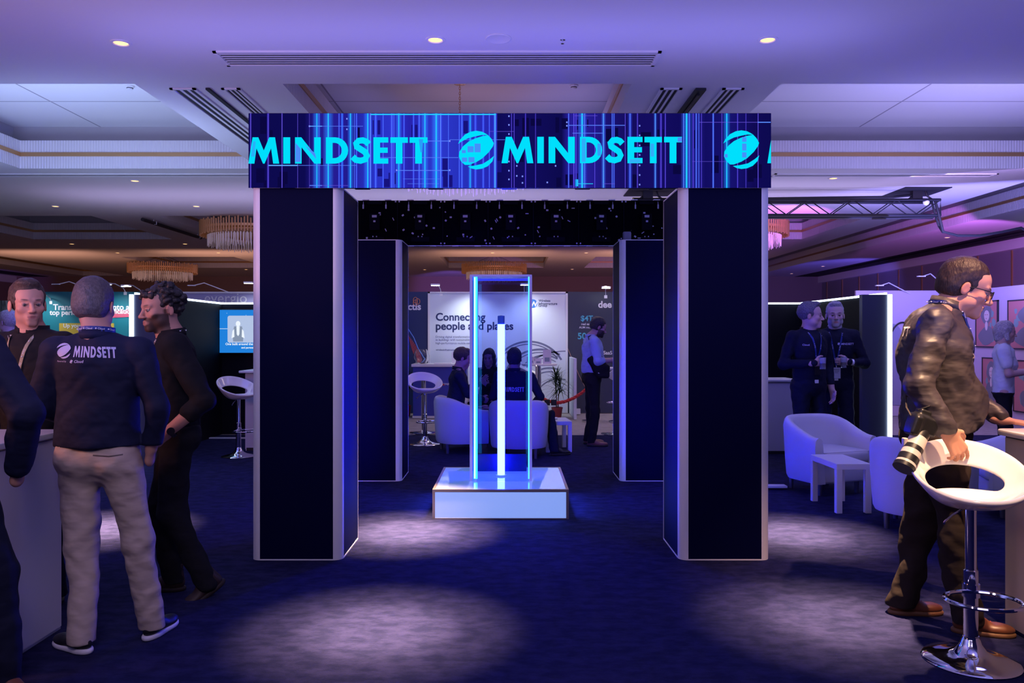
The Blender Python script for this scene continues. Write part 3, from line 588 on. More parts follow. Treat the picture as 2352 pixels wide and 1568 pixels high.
g1 = MB().box((-cw+.042, -cw+.03, ch_/2), (.034, .012, ch_-.03)); g1.build('led_strip', emis('cyan_led', (.04, .45, 1.0), 3.5), gc)
MB().box((-cw+.035, -cw+.022, ch_/2), (.012, .004, ch_-.04)).build('led_core', emis('cyan_core', (.45, .95, 1.0), 3.0), gc)
MB().box((cw-.020, -cw+.03, ch_/2), (.012, .012, ch_-.03)).build('led_strip', emis('cyan_led2', (.08, .60, 1.0), 3.0), gc)
dt = MB()
for k in range(95): dt.box((-cw+.024, cw-.05, .26+k*.016), (.006, .006, .006))
dt.build('led_dots', emis('led_dots', (.2, .55, 1.0), 1.6), gc)
MB().box((-cw+.03, cw-.035, ch_/2+.1), (.03, .004, ch_-.22)).build('led_board', emis('led_board', (.04, .09, .9), .7), gc)
lt_ = thing('light_tube', 'bright white vertical light tube standing inside the acrylic case', 'light', (-.086, 7.18, .243)); MB().lathe([(.033, .008), (.033, 1.365), (0, 1.365)], 24).build('tube', emis('tube_glow', (.0056, .0097, 1.0), 240.0), lt_, True)
MB().lathe([(.031, 1.365), (.031, 1.44), (0, 1.445)], 24).build('end_cap', mat('cap_grey', (.25, .28, .42), .4), lt_, True); MB().lathe([(.05, 0), (.05, .008), (.034, .012)], 24).build('foot', M_alu, lt_, True)

MB().box((0, cw-.02, .08), (2*cw-.06, .01, .16)).build('lower_panel', mat('blue_acrylic', (.004, .005, .016), .25), gc)
# blue area lights at three plinth sides, aimed outward and low
for s_ in (-1, 1): light('AREA', 'plinth_glow', (-.083+s_*.62, 7.1, .13), (-.083+s_*2.0, 7.1, .05), 5, (.06, .10, 1.0), 1.0, sy=.2)
light('AREA', 'plinth_glow', (-.083, 6.5, .13), (-.083, 5.2, .05), 3, (.06, .10, 1.0), 1.0, sy=.2)
# ================================================================== SMOOTH BODIES
class SDF:
    def __init__(s, k=.02): s.p = []; s.k = k
    def cone(s, a, b, ra, rb, k=None, op='+', flat=None, fd=None):
        s.p.append(('c', np.array(a, float), np.array(b, float), ra, rb, s.k if k is None else k, op, flat, fd)); return s
    def ell(s, c, r, R=None, k=None, op='+'):
        s.p.append(('e', np.array(c, float), np.array(r, float), np.array(R) if R is not None else None, s.k if k is None else k, op)); return s
    def box(s, c, h, R=None, r=.01, k=None, op='+'):
        s.p.append(('b', np.array(c, float), np.array(h, float), np.array(R) if R is not None else None, r, s.k if k is None else k, op)); return s
    def plane(s, n, d, k=.004):   # keep side where n.p < d
        s.p.append(('p', np.array(n, float), d, k)); return s
    def ev(s, p, x, y, z):
        X = x[:, None, None]; Y = y[None, :, None]; Z = z[None, None, :]
        if p[0] == 'c':
            _, a, b, ra, rb, k, op, flat, fd = p; d = b-a; L = d@d+1e-12
            px, py, pz = X-a[0], Y-a[1], Z-a[2]; t = np.clip((px*d[0]+py*d[1]+pz*d[2])/L, 0, 1)
            qx, qy, qz = px-t*d[0], py-t*d[1], pz-t*d[2]
            if flat is not None:
                f = fd; dot = qx*f[0]+qy*f[1]+qz*f[2]; g = dot*(1/flat-1); qx, qy, qz = qx+g*f[0], qy+g*f[1], qz+g*f[2]
                return (np.sqrt(qx*qx+qy*qy+qz*qz)-(ra+(rb-ra)*t))*(flat+.15 if flat < .85 else 1)
            return np.sqrt(qx*qx+qy*qy+qz*qz)-(ra+(rb-ra)*t)
        c, h, R = p[1], p[2], p[3]; px, py, pz = X-c[0], Y-c[1], Z-c[2]
        if R is not None: px, py, pz = (R[0, 0]*px+R[1, 0]*py+R[2, 0]*pz, R[0, 1]*px+R[1, 1]*py+R[2, 1]*pz, R[0, 2]*px+R[1, 2]*py+R[2, 2]*pz)
        if p[0] == 'e':
            k0 = np.sqrt((px/h[0])**2+(py/h[1])**2+(pz/h[2])**2); k1 = np.sqrt((px/h[0]**2)**2+(py/h[1]**2)**2+(pz/h[2]**2)**2)+1e-9
            return k0*(k0-1)/k1
        r = p[4]; ax, ay, az = np.abs(px)-h[0]+r, np.abs(py)-h[1]+r, np.abs(pz)-h[2]+r
        return np.sqrt(np.maximum(ax, 0)**2+np.maximum(ay, 0)**2+np.maximum(az, 0)**2)+np.minimum(np.maximum(ax, np.maximum(ay, az)), 0)-r
    def bb(s, p):
        if p[0] == 'c':
            m = max(p[3], p[4]); return np.minimum(p[1], p[2])-m, np.maximum(p[1], p[2])+m
        m = np.linalg.norm(p[2]) if p[3] is not None else p[2]; return p[1]-m, p[1]+m
    def mesh(s, h):
        lo = np.array([9.]*3); hi = -lo
        for p in s.p:
            if p[0] != 'p' and p[-1 if p[0] != 'c' else 6] == '+': a, b = s.bb(p); lo = np.minimum(lo, a); hi = np.maximum(hi, b)
        for p in s.p:
            if p[0] == 'p':
                for ax in range(3):
                    if p[1][ax] > .99: hi[ax] = min(hi[ax], p[2])
                    if p[1][ax] < -.99: lo[ax] = max(lo[ax], -p[2])
        lo -= 2.5*h; hi += 2.5*h; g = [np.arange(lo[i], hi[i]+h, h) for i in range(3)]
        V = np.full([len(q) for q in g], .12, np.float32)
        for p in s.p:
            if p[0] == 'p':
                n = p[1]; D = n[0]*g[0][:, None, None]+n[1]*g[1][None, :, None]+n[2]*g[2][None, None, :]-p[2]
                k = p[3]; q = np.maximum(k-np.abs(V-D), 0)/k; V = np.maximum(V, D)+q*q*k/4; continue
            op = p[6] if p[0] == 'c' else p[-1]; k = max(p[5] if p[0] == 'c' else p[-2], 1e-4); a, b = s.bb(p); mg = k+.05
            I = [slice(max(0, int((a[i]-mg-lo[i])/h)), max(0, int((b[i]+mg-lo[i])/h)+2)) for i in range(3)]
            gs = [g[i][I[i]] for i in range(3)]
            if min(len(q) for q in gs) == 0: continue
            D = s.ev(p, *gs); A = V[I[0], I[1], I[2]]
            if op == '-': q = np.maximum(k-np.abs(A+D), 0)/k; V[I[0], I[1], I[2]] = np.maximum(A, -D)+q*q*k/4
            else: q = np.maximum(k-np.abs(A-D), 0)/k; V[I[0], I[1], I[2]] = np.minimum(A, D)-q*q*k/4
        return nets(V, g)
def nets(V, g):
    S = V < 0; n = [d-1 for d in V.shape]; acc = np.zeros((*n, 3), np.float32); cnt = np.zeros(n, np.float32)
    def sl(o, ax=None): return tuple(slice(o[i], o[i]+n[i]) for i in range(3))
    for ax in range(3):
        u, w_ = [i for i in range(3) if i != ax]
        for a in (0, 1):
            for b in (0, 1):
                o0 = [0, 0, 0]; o0[u] = a; o0[w_] = b; o1 = list(o0); o1[ax] = 1
                v0, v1 = V[sl(o0)], V[sl(o1)]; m = (v0 < 0) != (v1 < 0); t = np.where(m, v0/np.where(m, v0-v1, 1), 0)
                acc[..., ax] += np.where(m, t, 0); acc[..., u] += m*a; acc[..., w_] += m*b; cnt += m
    idx = np.full(n, -1, np.int64); M = cnt > 0; ii = np.argwhere(M); idx[M] = np.arange(len(ii))
    loc = acc[M]/cnt[M][:, None]; vs = np.stack([g[i][0]+(ii[:, i]+loc[:, i])*(g[i][1]-g[i][0]) for i in range(3)], 1)
    F_ = []
    for ax in range(3):
        u, w_ = [(1, 2), (2, 0), (0, 1)][ax]
        s0 = [slice(1, None)]*3; s1 = [slice(1, None)]*3; s0[ax] = slice(0, -1); s1[ax] = slice(1, None)
        A = S[tuple(s0)]; B = S[tuple(s1)]; 
        for flip in (0, 1):
            q = np.argwhere(A & ~B) if flip == 0 else np.argwhere(~A & B)
            if not len(q): continue
            base = q.copy(); base[:, u] += 1; base[:, w_] += 1
            ok = np.ones(len(q), bool); C = []
            for du, dw in ((-1, -1), (0, -1), (0, 0), (-1, 0)):
                c = base.copy(); c[:, u] += du; c[:, w_] += dw; ok &= (c[:, 0] < n[0]) & (c[:, 1] < n[1]) & (c[:, 2] < n[2]); C.append(c)
            f = [idx[tuple(np.minimum(c[ok], np.array(n)-1).T)] for c in C]; f = np.stack(f, 1); f = f[(f >= 0).all(1)]
            F_.append(f if flip == 0 else f[:, ::-1])
    return vs, np.concatenate(F_) if F_ else np.zeros((0, 4), int)
_rs = np.random.RandomState(5)
def waves(vs, freq, seed, n=7):
    r = np.random.RandomState(seed); out = np.zeros(len(vs))
    for _ in range(n):
        k = r.normal(size=3); k *= freq*r.uniform(.6, 1.6)/np.linalg.norm(k); out += np.sin(vs@k+r.uniform(0, 6.28)+1.5*np.sin(vs@(k[::-1]*.6)))
    return out/n**.5
def vnorm(vs, fs):
    n = np.zeros_like(vs); fn = np.cross(vs[fs[:, 2]]-vs[fs[:, 0]], vs[fs[:, 3]]-vs[fs[:, 1]])
    for j in range(4): np.add.at(n, fs[:, j], fn)
    return n/(np.linalg.norm(n, axis=1, keepdims=True)+1e-12)
def mesh_obj(name, parts, m, parent, fold=None, cols=None, curl=None):
    V = []; Fc = []; n = 0
    for vs, fs in parts: V.append(vs); Fc.append(fs+n); n += len(vs)
    vs = np.concatenate(V); fs = np.concatenate(Fc)
    if fold:
        for freq, amp, seed in fold:
            N = vnorm(vs, fs); wv = waves(vs, freq, seed); vs = vs+N*(wv*amp)[:, None]
    me = bpy.data.meshes.new(name); me.from_pydata(vs.tolist(), [], fs.tolist())
    if isinstance(m, (list, tuple)):
        for q in m: me.materials.append(q)
    else: me.materials.append(m)
    me.polygons.foreach_set('use_smooth', [True]*len(me.polygons))
    if cols is not None:
        ca = me.color_attributes.new('Col', 'FLOAT_COLOR', 'POINT'); c = cols(vs); ca.data.foreach_set('color', np.concatenate([c, np.ones((len(c), 1))], 1).astype(np.float32).ravel())
    me.update(); o = bpy.data.objects.new(name, me); COL.objects.link(o)
    if parent is not None: o.parent = parent
    return o
def Rz(a): return np.array(Matrix.Rotation(a, 3, 'Z'))
def rot(yaw, pitch, roll=0): return np.array((Matrix.Rotation(yaw, 3, 'Z') @ Matrix.Rotation(pitch, 3, 'X') @ Matrix.Rotation(roll, 3, 'Y')))
SKIN = {}
def skin_mat(name):
    return mat(name, (.6, .4, .3), .55, vcol='base', spec=.35, bump=(300, .12, .001))
def head_sdf(c, R, S=1.0, thin=1.0, nose=1.0, mouth=0.0, jaw=1.0):
    s = SDF(.02)
    def T(p): return c+R@(np.array(p)*S)
    def E(p, r, k=.02, op='+', rr=None): s.ell(T(p), np.array(r)*S, R if rr is None else R@rr, k*S, op)
    def C(a, b, ra, rb, k=.012, op='+'): s.cone(T(a), T(b), ra*S, rb*S, k*S, op)
    E((0, -.018, .042), (.076, .096, .088)); E((0, .028, -.030), (.061*thin, .066, .086), .03)
    E((0, .040, .045), (.062, .052, .055), .03)
    for x in (-1, 1):
        E((x*.047*jaw, .018, -.062), (.022, .034, .026), .03); E((x*.043, .064, -.022), (.021, .020, .018), .022)
        C((x*.012, .092, .021), (x*.044, .078, .024), .010, .008, .014)
    C((-.012, .079, -.100), (.012, .079, -.100), .0155*jaw, .0155*jaw, .028)
    E((0, .079, -.068), (.029, .018, .024), .018)
    for x in (-1, 1): E((x*.031, .099, .001), (.0165, .014, .0115), .012, '-')
    C((0, .090, .012), (0, .114*nose+.0, -.030), .0075, .0105, .012); E((0, .113, -.033), (.0125, .0115, .0095), .008)
    for x in (-1, 1): E((x*.0125, .103, -.036), (.0085, .011, .0075), .006)
    C((-.020, .093, -.0605), (.020, .093, -.0605), .0045, .0045, .007); C((-.008, .0985, -.0600), (.008, .0985, -.0600), .0050, .0050, .006)
    C((-.016, .093, -.0715), (.016, .093, -.0715), .0058, .0058, .007)
    s.box(T((0, .1045, -.0655)), np.array((.021, .007, .0012))*S, R, .0008, .003, '-')
    for x in (-1, 1): # upper and lower lids
        C((x*.018, .0925, .0075), (x*.043, .0845, .0065), .0034, .0034, .005); C((x*.019, .0905, -.0085), (x*.042, .083, -.0075), .003, .003, .006)
    for x in (-1, 1):
        rr = np.array(Matrix.Rotation(x*.22, 3, 'Z') @ Matrix.Rotation(-.15, 3, 'X'))
        E((x*.083, -.008, -.006), (.0078, .0185, .030), .008, '+', rr); E((x*.0905, -.003, -.002), (.004, .011, .020), .006, '-', rr)
    return s, T
def face_cols(c, R, S, tone, lip, beard=None, brow=None, bc=None):
    tone = np.array(tone); lip = np.array(lip)
    def f(vs):
        q = ((vs-c)@R)/S; col = np.tile(tone, (len(vs), 1)); x, y, z = q.T
        def ap(m, cc, a): col[:] = col*(1-(m*a)[:, None])+np.array(cc)*(m*a)[:, None]
        red = np.exp(-((np.abs(x)-.045)**2+(z+.03)**2)/.0006)*(y > .03); ap(red, tone*np.array([1.05, .82, .78]), .5)
        ap(np.exp(-((x/.012)**2+((z+.033)/.012)**2))*(y > .09), tone*np.array([1.08, .82, .78]), .5)
        ap((np.abs(x) > .074)*(np.abs(z) < .05)*(y > -.05)*(y < .03)*1.0, tone*np.array([1.05, .80, .74]), .5)
        m = np.clip(1-((x/.025)**2+((z+.066)/.0105)**2), 0, 1)**.5*(y > .085); ap(m, lip, .9)
        eb = np.clip(1.3-(((np.abs(x)-.031)/.019)**2+((z-.0255-.10*np.minimum(np.abs(x)-.03, .012))/.0050)**2), 0, 1)*(y > .06)
        if brow is not None: ap(eb, brow, .85)
        if beard is not None:
            m = np.clip((-.034-z+ .9*np.clip(np.abs(x)-.045, 0, .02))/.010, 0, 1)*(y > -.005+.0*z)*(z > -.128)
            m = np.maximum(m, np.clip(1-np.abs((y-.012)/.016), 0, 1)*(z < .0)*(np.abs(x) > .05))
            m *= 1-np.clip(1.5-((x/.027)**2+((z+.066)/.013)**2), 0, 1); ap(m, bc, beard)
        return np.clip(col, 0, 1)
    return f
def hand_sdf(s, w_, f, n, th, curl=.5, spread=.06, S=1.0, k=.006, thumb_in=.5, per=None):
    """w_ wrist, f finger direction, n direction the palm faces, th thumb side"""
    w_ = np.array(w_, float); f = np.array(f, float); f /= np.linalg.norm(f); n = np.array(n, float); n -= f*(n@f); n /= np.linalg.norm(n); t = np.cross(n, f); t = t if t@np.array(th) > 0 else -t
    L = .098*S
    for j, q in enumerate((-.030, -.010, .011, .030)): s.cone(w_+t*q*.55*S+f*.01*S, w_+t*q*S+f*(L-(.010 if j == 0 else .0)-(.004 if j == 3 else 0))*S, .0155*S, .0115*S, .012)
    s.cone(w_-f*.03*S, w_+f*.02*S, .026*S, .026*S, .02, flat=.72, fd=n)
    lens = [(.034, .020, .017), (.042, .026, .019), (.045, .029, .020), (.040, .025, .019)]
    for j, (q, ls) in enumerate(zip((-.030, -.010, .011, .030), lens)):
        p = w_+t*q*S+f*(L-(.010 if j == 0 else 0)-(.004 if j == 3 else 0)); d = f+t*q/.03*spread; d /= np.linalg.norm(d); a = 0; cu = curl if per is None else per[j]
        for m, l in enumerate(ls):
            a += cu*(1.0, 1.25, .8)[m]; dd = d*math.cos(a)+n*math.sin(a); e = p+dd*l*S; r = (.0095, .0085, .0076, .0068)
            s.cone(p, e, r[m]*S*(.9 if j == 0 else 1), r[m+1]*S*(.9 if j == 0 else 1), .004); p = e
    p = w_+t*.022*S+f*.022*S; d = t*.75+f*.62+n*.25*thumb_in; d /= np.linalg.norm(d); e = p+d*.044*S; s.cone(p, e, .0165*S, .0120*S, .012)
    d = t*.25+f*.85+n*.55*thumb_in; d /= np.linalg.norm(d); e2 = e+d*.033*S; s.cone(e, e2, .0115*S, .0098*S, .004)
    d = f*.85+n*.6*thumb_in-t*.12*thumb_in; d /= np.linalg.norm(d); s.cone(e2, e2+d*.026*S, .0098*S, .0078*S, .004)
FAB = {}
def fabric(name, col, rough=.8, fine=900, st=.25, w_=.55): return mat(name, col, rough, bdet=1.5, bump=(9, w_*.7, .02, (1.3, 1.3, 2.4)), spec=.2)
def person(label, X, Y, rz, H=1.78, h=.010, pose=None, lean=0.0, side=0.0, sit=None, head=(0, 0, 0), hs=1.0, tone=(.62, .36, .26), hair=None, shirt=None, trousers=None, shoes=None, jacket=None,
           build=1.0, belly=0.0, sleeves=(1.0, 1.0), collar=True, hands=None, beard=None, brow=(.06, .04, .03), lip=(.45, .17, .14), group=None, fold=1.0, hem=.93, z0=0.0, detail=True, womans=False, eyes=True, female_hair=None, sock=None, cuffcol=None, nose=1.0, jaw=1.0, thin=1.0):
    S = H/1.78; t = thing('person', label, 'person', (X, Y, z0), rz, group); P_ = pose or {}
    hip0 = np.array((0, 0, .95 if sit is None else sit+.10))*np.array((1, 1, S))
    if sit is not None: hip0[2] = sit+.11
    RL = np.array(Matrix.Rotation(-lean, 3, 'X') @ Matrix.Rotation(side, 3, 'Y'))
    def up(p): return hip0+RL@(np.array(p, float)*S)
    J = {}; sw = .185*build
    J['pel'] = hip0; J['waist'] = up((0, .0, .14)); J['chest'] = up((0, .012, .34)); J['neck'] = up((0, -.01, .545))
    J['LS'] = up((-sw, -.01, .49)); J['RS'] = up((sw, -.01, .49)); J['LE'] = up((-sw-.05, -.02, .205)); J['RE'] = up((sw+.05, -.02, .205))
    J['LW'] = up((-sw-.05, .05, -.045)); J['RW'] = up((sw+.05, .05, -.045)); J['head'] = up((0, .025, .705))
    J['LH'] = hip0+np.array((-.095*S, 0, -.02)); J['RH'] = hip0+np.array((.095*S, 0, -.02))
    if sit is None:
        J['LK'] = np.array((-.11*S, .02, .50*S)); J['RK'] = np.array((.11*S, .02, .50*S)); J['LA'] = np.array((-.12*S, -.03, .09*S)); J['RA'] = np.array((.12*S, -.03, .09*S))
    else:
        J['LK'] = hip0+np.array((-.15, .43*S, .02)); J['RK'] = hip0+np.array((.15, .43*S, .02)); J['LA'] = np.array((-.16, .50*S, .09)); J['RA'] = np.array((.16, .48*S, .09))
    for k_, v in P_.items():
        if k_ in J: J[k_] = np.array(v, float)
    ft = P_.get('feet', ((-.12, 1), (.12, 1)))
    hR = RL*0+rot(head[0], head[1], head[2]) if True else None
    hc = J['head']; B = build; fwd = RL@np.array((0, 1, 0.))
    # ---- body (one continuous surface: head, neck, hands and the parts under the clothes)
    sm = skin_mat('skin'); 
    hsd, T = head_sdf(hc, hR, hs*S, thin, nose, 0, jaw)
    hsd.cone(T((0, -.022, -.055)), J['neck']+(J['neck']-T((0, -.03, -.07)))*.15, .051*hs*S*(1 if not womans else .85), .060*S*(1 if not womans else .85), .03)
    hsd.cone(J['neck'], J['chest'], .075*S, .10*S, .05)
    hh = min(h*.62, .0075)
    if h <= .009: hh = .0036
    parts = [hsd.mesh(hh)]
    hd = SDF(.01); any_h = False; hands = hands or {}
    for sd in 'LR':
        sg = -1 if sd == 'L' else 1; sl = sleeves[0 if sd == 'L' else 1]; E_, W_ = J[sd+'E'], J[sd+'W']
        q = hands.get(sd)
        if q == 'hide': continue
        fd = (W_-E_)/np.linalg.norm(W_-E_)
        a = E_+(W_-E_)*max(0, min(sl-.25, .8)); hd.cone(a, W_, (.045-.012*max(0, min(sl-.25, .8)))*S, .028*S, .02); any_h = True
        if q == 'pocket': hd.cone(W_, W_+fd*.06, .03, .036, .02, flat=.6, fd=np.array((1., 0, 0))); continue
        q = q or {}; f = q.get('f', fd); n = q.get('n', (-sg, 0, 0)); th = q.get('th', (0, 1, 0))
        hand_sdf(hd, W_, f, n, th, q.get('curl', .35), S=S*.97*q.get('sz', 1), per=q.get('per'), thumb_in=q.get('ti', .5))
    if any_h: parts.append(hd.mesh(max(.0042, h*.5)))
    cr = SDF(.05); cr.cone(J['pel'], J['waist'], .085*S, .085*S, flat=.7, fd=fwd).cone(J['waist'], J['chest'], .085*S, .12*S, flat=.7, fd=fwd).cone(J['chest'], J['neck'], .11*S, .05*S)
    for sd in 'LR':
        cr.cone(J['neck'], J[sd+'S'], .05, .045).cone(J[sd+'S'], J[sd+'E'], .04, .035).cone(J[sd+'E'], J[sd+'E']+(J[sd+'W']-J[sd+'E'])*.85, .033, .024).cone(J[sd+'H'], J[sd+'K'], .07, .045).cone(J[sd+'K'], J[sd+'A'], .045, .035)
    parts.append(cr.mesh(.018))
    body = mesh_obj('body', parts, sm, t, cols=face_cols(hc, hR, hs*S, tone, lip, beard[0] if beard else None, brow, beard[1] if beard else None))
    # ---- eyes
    if eyes:
        for sg in (-1, 1):
            e = MB(); c = T((sg*.031, .0815, .0)); n = 10; look = hR@np.array((P_.get('look', 0)*1.0, 1, P_.get('lookz', 0))); look /= np.linalg.norm(look); r = .0125*hs*S
            u_ = np.cross(look, (0, 0, 1.)); u_ /= np.linalg.norm(u_); v_ = np.cross(u_, look)
            vs = []; fs = []; cs = []
            for i in range(9):
                a = PI*i/8*.6
                for j in range(12): vs.append(c+r*(look*math.cos(a)+(u_*math.cos(2*PI*j/12)+v_*math.sin(2*PI*j/12))*math.sin(a))); cs.append((.01, .01, .01) if a < .22 else ((.05, .035, .03) if a < .62 else (.22, .17, .16)))
            fs = [(i*12+j, (i+1)*12+j, (i+1)*12+(j+1) % 12, i*12+(j+1) % 12) for i in range(8) for j in range(12)]
            e.add(vs, fs); e.c = cs; e.build('eye', mat('eye', (.6, .6, .6), .12, vcol='base'), t, True, 180)
    # ---- hair
    if hair:
        hm = mat('hair_'+hair['name'], hair['col'], .5, bump=(hair.get('bs', 60), .9, .004, (6, 6, 1) if not hair.get('curly') else (2, 2, 2)), mottle=(90, tuple(min(1, c*1.9+.01) for c in hair['col']), .35, .7))
        s2 = SDF(.015); HS = hs*S; th = hair.get('t', .010)
        s2.ell(T((0, -.020, .046)), np.array((.077+th, .098+th, .089+th*1.3))*HS, hR, .02*HS)
        if hair.get('full'): s2.ell(T((0, -.045, -.005)), np.array((.073+th, .066+th, .075))*HS, hR, .03*HS)
        # cut away the face: plane in head space, sloped
        def cut(nv, d): 
            nn = hR@np.array(nv, float); nn /= np.linalg.norm(nn); s2.plane(nn, nn@T((0, 0, 0))+d*HS, .010)
        s2.ell(T((0, .098, -.010)), np.array((.072, .076, .074+hair.get('fore', 0)))*HS, hR, .012, '-')
        s2.ell(T((0, .06, -.10)), np.array((.12, .085, .09))*HS, hR, .02, '-')
        for x in (-1, 1): s2.ell(T((x*.088, .000, -.010)), np.array((.022, .026, .038))*HS, hR, .008, '-')
        cut((0, -.15, -1), hair.get('low', .055)) if not hair.get('long') else None
        if hair.get('quiff'): s2.ell(T((hair.get('qx', 0), .050, .115)), np.array((.052, .040, .024))*HS, hR, .03)
        if hair.get('curly'):
            r = np.random.RandomState(2)
            for _ in range(90):
                v = r.normal(size=3); v /= np.linalg.norm(v)
                if v[1] > .35 and v[2] < .45: continue
                if v[2] < -.35 and v[1] > -.3: continue
                s2.ell(T((v[0]*.084, -.02+v[1]*.104, .048+v[2]*.098)), np.array((.017, .017, .015))*HS*r.uniform(.7, 1.15), hR, .007)
            for x, y, z in ((.02, .085, .085), (-.03, .088, .082), (0, .092, .09), (-.05, .07, .075), (.05, .07, .08), (.035, .09, .07)): s2.ell(T((x, y, z)), np.array((.015, .014, .018))*HS, hR, .006)
        if hair.get('long'):
            L = hair['long']
            for x in (-1, 1): s2.cone(T((x*.070, -.01, .03)), T((x*.085, .02, -L)), .034*HS, .030*HS, .02)
            s2.cone(T((0, -.07, .02)), T((0, -.06, -L)), .065*HS, .06*HS, .03)
        o = mesh_obj('hair', [s2.mesh(.004 if h <= .009 else .007)], hm, t, fold=[(130, .0016*hair.get('rough', 1), 4), (60, .0022*hair.get('rough', 1), 9)])
    if beard and beard[2] > 0:
        s3 = SDF(.01); HS = hs*S
        s3.ell(T((0, .030, -.060)), np.array((.066, .064+beard[2], .062+beard[2]))*HS, hR, .02).cone(T((-.015, .082, -.102)), T((.015, .082, -.102)), .018*HS, .018*HS, .02)
        s3.cone(T((-.028, .088, -.050)), T((.028, .088, -.050)), .0065*HS, .0065*HS, .01).cone(T((-.03, .086, -.052)), T((-.034, .07, -.09)), .010*HS, .012*HS, .012).cone(T((.03, .086, -.052)), T((.034, .07, -.09)), .010*HS, .012*HS, .012)
        s3.ell(T((0, .105, -.0655)), np.array((.024, .030, .0105))*HS, hR, .006, '-')
        nn = hR@np.array((0, .25, 1.)); nn /= np.linalg.norm(nn); s3.plane(nn, nn@T((0, .09, -.046)), .006); nn = hR@np.array((0, -1, -.1)); s3.plane(nn/np.linalg.norm(nn), (nn/np.linalg.norm(nn))@T((0, .012, 0)), .01)
        mesh_obj('beard', [s3.mesh(.004 if h <= .009 else .008)], mat('beard_'+hair['name'], beard[1], .75, bump=(260, .8, .003)), t, fold=[(200, .001, 4)])
    # ---- upper clothing
    D = shirt; so = None
    if D:
        s = SDF(.045); dp = D.get('dp', .70)
        zc = hem*S if sit is None else hip0[2]+.0
        wB = B*D.get('wide', 1.0)
        s.cone(J['pel']+np.array((0, 0, -.03)), J['waist'], .165*S*wB*D.get('hipw', 1), .150*S*wB, .05, flat=dp, fd=fwd)
        s.cone(J['waist'], J['chest']+RL@np.array((0, 0, .02)), .150*S*wB, .172*S*wB, .06, flat=dp, fd=fwd)
        s.cone(J['LS']*.72+J['RS']*.28+RL@np.array((0, 0, -.04)), J['RS']*.72+J['LS']*.28+RL@np.array((0, 0, -.04)), .088*S, .088*S, .06, flat=.95, fd=fwd)
        if belly: s.ell(J['waist']+RL@np.array((0, .07+belly*.5, .02)), (.145*B, .10+belly, .17), RL, .06)
        if womans: s.ell(J['chest']+RL@np.array((0, .07, -.03)), (.12, .06, .07), RL, .05)
        nk = J['neck']; s.cone(J['chest']+RL@np.array((0, -.01, .12)), nk+RL@np.array((0, 0, -.02)), .11*S, .066*S, .06)
        for i, sd in enumerate('LR'):
            s.cone(nk+RL@np.array((0, -.005, -.03)), J[sd+'S'], .055*S, .060*S, .05); sl = sleeves[i]; E_, W_ = J[sd+'E'], J[sd+'W']; aw = D.get('arm', 1.0)
            if sl <= .02: s.cone(J[sd+'S'], J[sd+'S']+(E_-J[sd+'S'])*.62, .070*S*aw, .062*S*aw, .03); continue
            s.cone(J[sd+'S'], E_, .064*S*aw, .053*S*aw, .03); e = E_+(W_-E_)*min(1.0, sl); s.cone(E_, e, .052*S*aw, (.052-.014*min(1, sl))*S*aw, .02)
            if sl < .9: s.cone(e-(W_-E_)*.10, e, .050*S*aw, .049*S*aw, .01)
        if not D.get('tuck'): s.plane((0, 0, -1), -zc, .006)
        else: s.plane((0, 0, -1), -(hip0[2]+.06*S), .02)
        nd = J['neck']-J['chest']; nd /= np.linalg.norm(nd); s.cone(nk+nd*.05*S, nk+nd*.17*S, .058*S, .075*S, .008, '-')
        fo = [(18, .004*fold, 3), (42, .0026*fold, 8), (85, .0010*fold, 12)]
        so = mesh_obj(D.get('name', 'shirt'), [s.mesh(h*.85)], D['mat'], t, fold=fo); body = so
        if collar:
            nd2 = (T((0, -.03, -.10))-nk); nd2 /= np.linalg.norm(nd2); c0 = nk+nd*.012*S; n_ = 28; A = fwd-nd*(fwd@nd); A /= np.linalg.norm(A); Bx = np.cross(A, nd)
            def cf(i, j):
                a = -PI+.22+(2*PI-.44)*i/(n_-1); a += PI; rr = (.066, .071, .079, .083)[j]*S*D.get('col', 1.0); zz = (-.014, .040, .048, .004)[j]*S; fr = math.cos(a)
                dip = -.022*max(0, -fr)*0
                return c0+A*(math.cos(a)*rr)*1.0+Bx*math.sin(a)*rr+nd*(zz-.022*S*(1+math.cos(a))*.5*1.0)
            vs, fs = grid(n_, 4, lambda i, j: cf(i, j)); cm = MB().add(vs, fs).build('collar', D.get('cmat', D['mat']), t, True, 180)
            sd_ = cm.modifiers.new('thick', 'SOLIDIFY'); sd_.thickness = .004
    # ---- trousers
    if trousers:
        s = SDF(.03); B2 = trousers.get('w', 1.0)*S
        s.cone(J['LH']*.5+J['pel']*.5, J['RH']*.5+J['pel']*.5, .118*B2, .118*B2, .04)
        if sit is None: s.cone(J['pel']+np.array((0, 0, .0)), J['waist'], .152*S*B, .145*S*B, .03, flat=.72, fd=fwd)
        for i, sd in enumerate('LR'):
            H_, K_, A_ = J[sd+'H'], J[sd+'K'], J[sd+'A']; kk = P_.get('kneew', 1.0)
            s.cone(H_, K_, .098*B2, .070*B2*kk, .03); s.cone(K_, A_+np.array((0, 0, -.035)), .068*B2*kk, .060*B2, .03)
            s.cone(H_+np.array((0, -.045*S, -.01)), H_+np.array((0, -.04*S, .05)), .082*B2, .07*B2, .04)
        zt = (hem+.055)*S if sit is None else hip0[2]+.05
        s.plane((0, 0, 1), zt+trousers.get('top', 0), .006)
        zb = min(J['LA'][2], J['RA'][2])-.045
        s.plane((0, 0, -1), -zb, .004)
        mesh_obj('trousers', [s.mesh(h)], trousers['mat'], t, fold=[(13, .0052*fold, 21), (34, .0036*fold, 28), (80, .0010*fold, 31)])
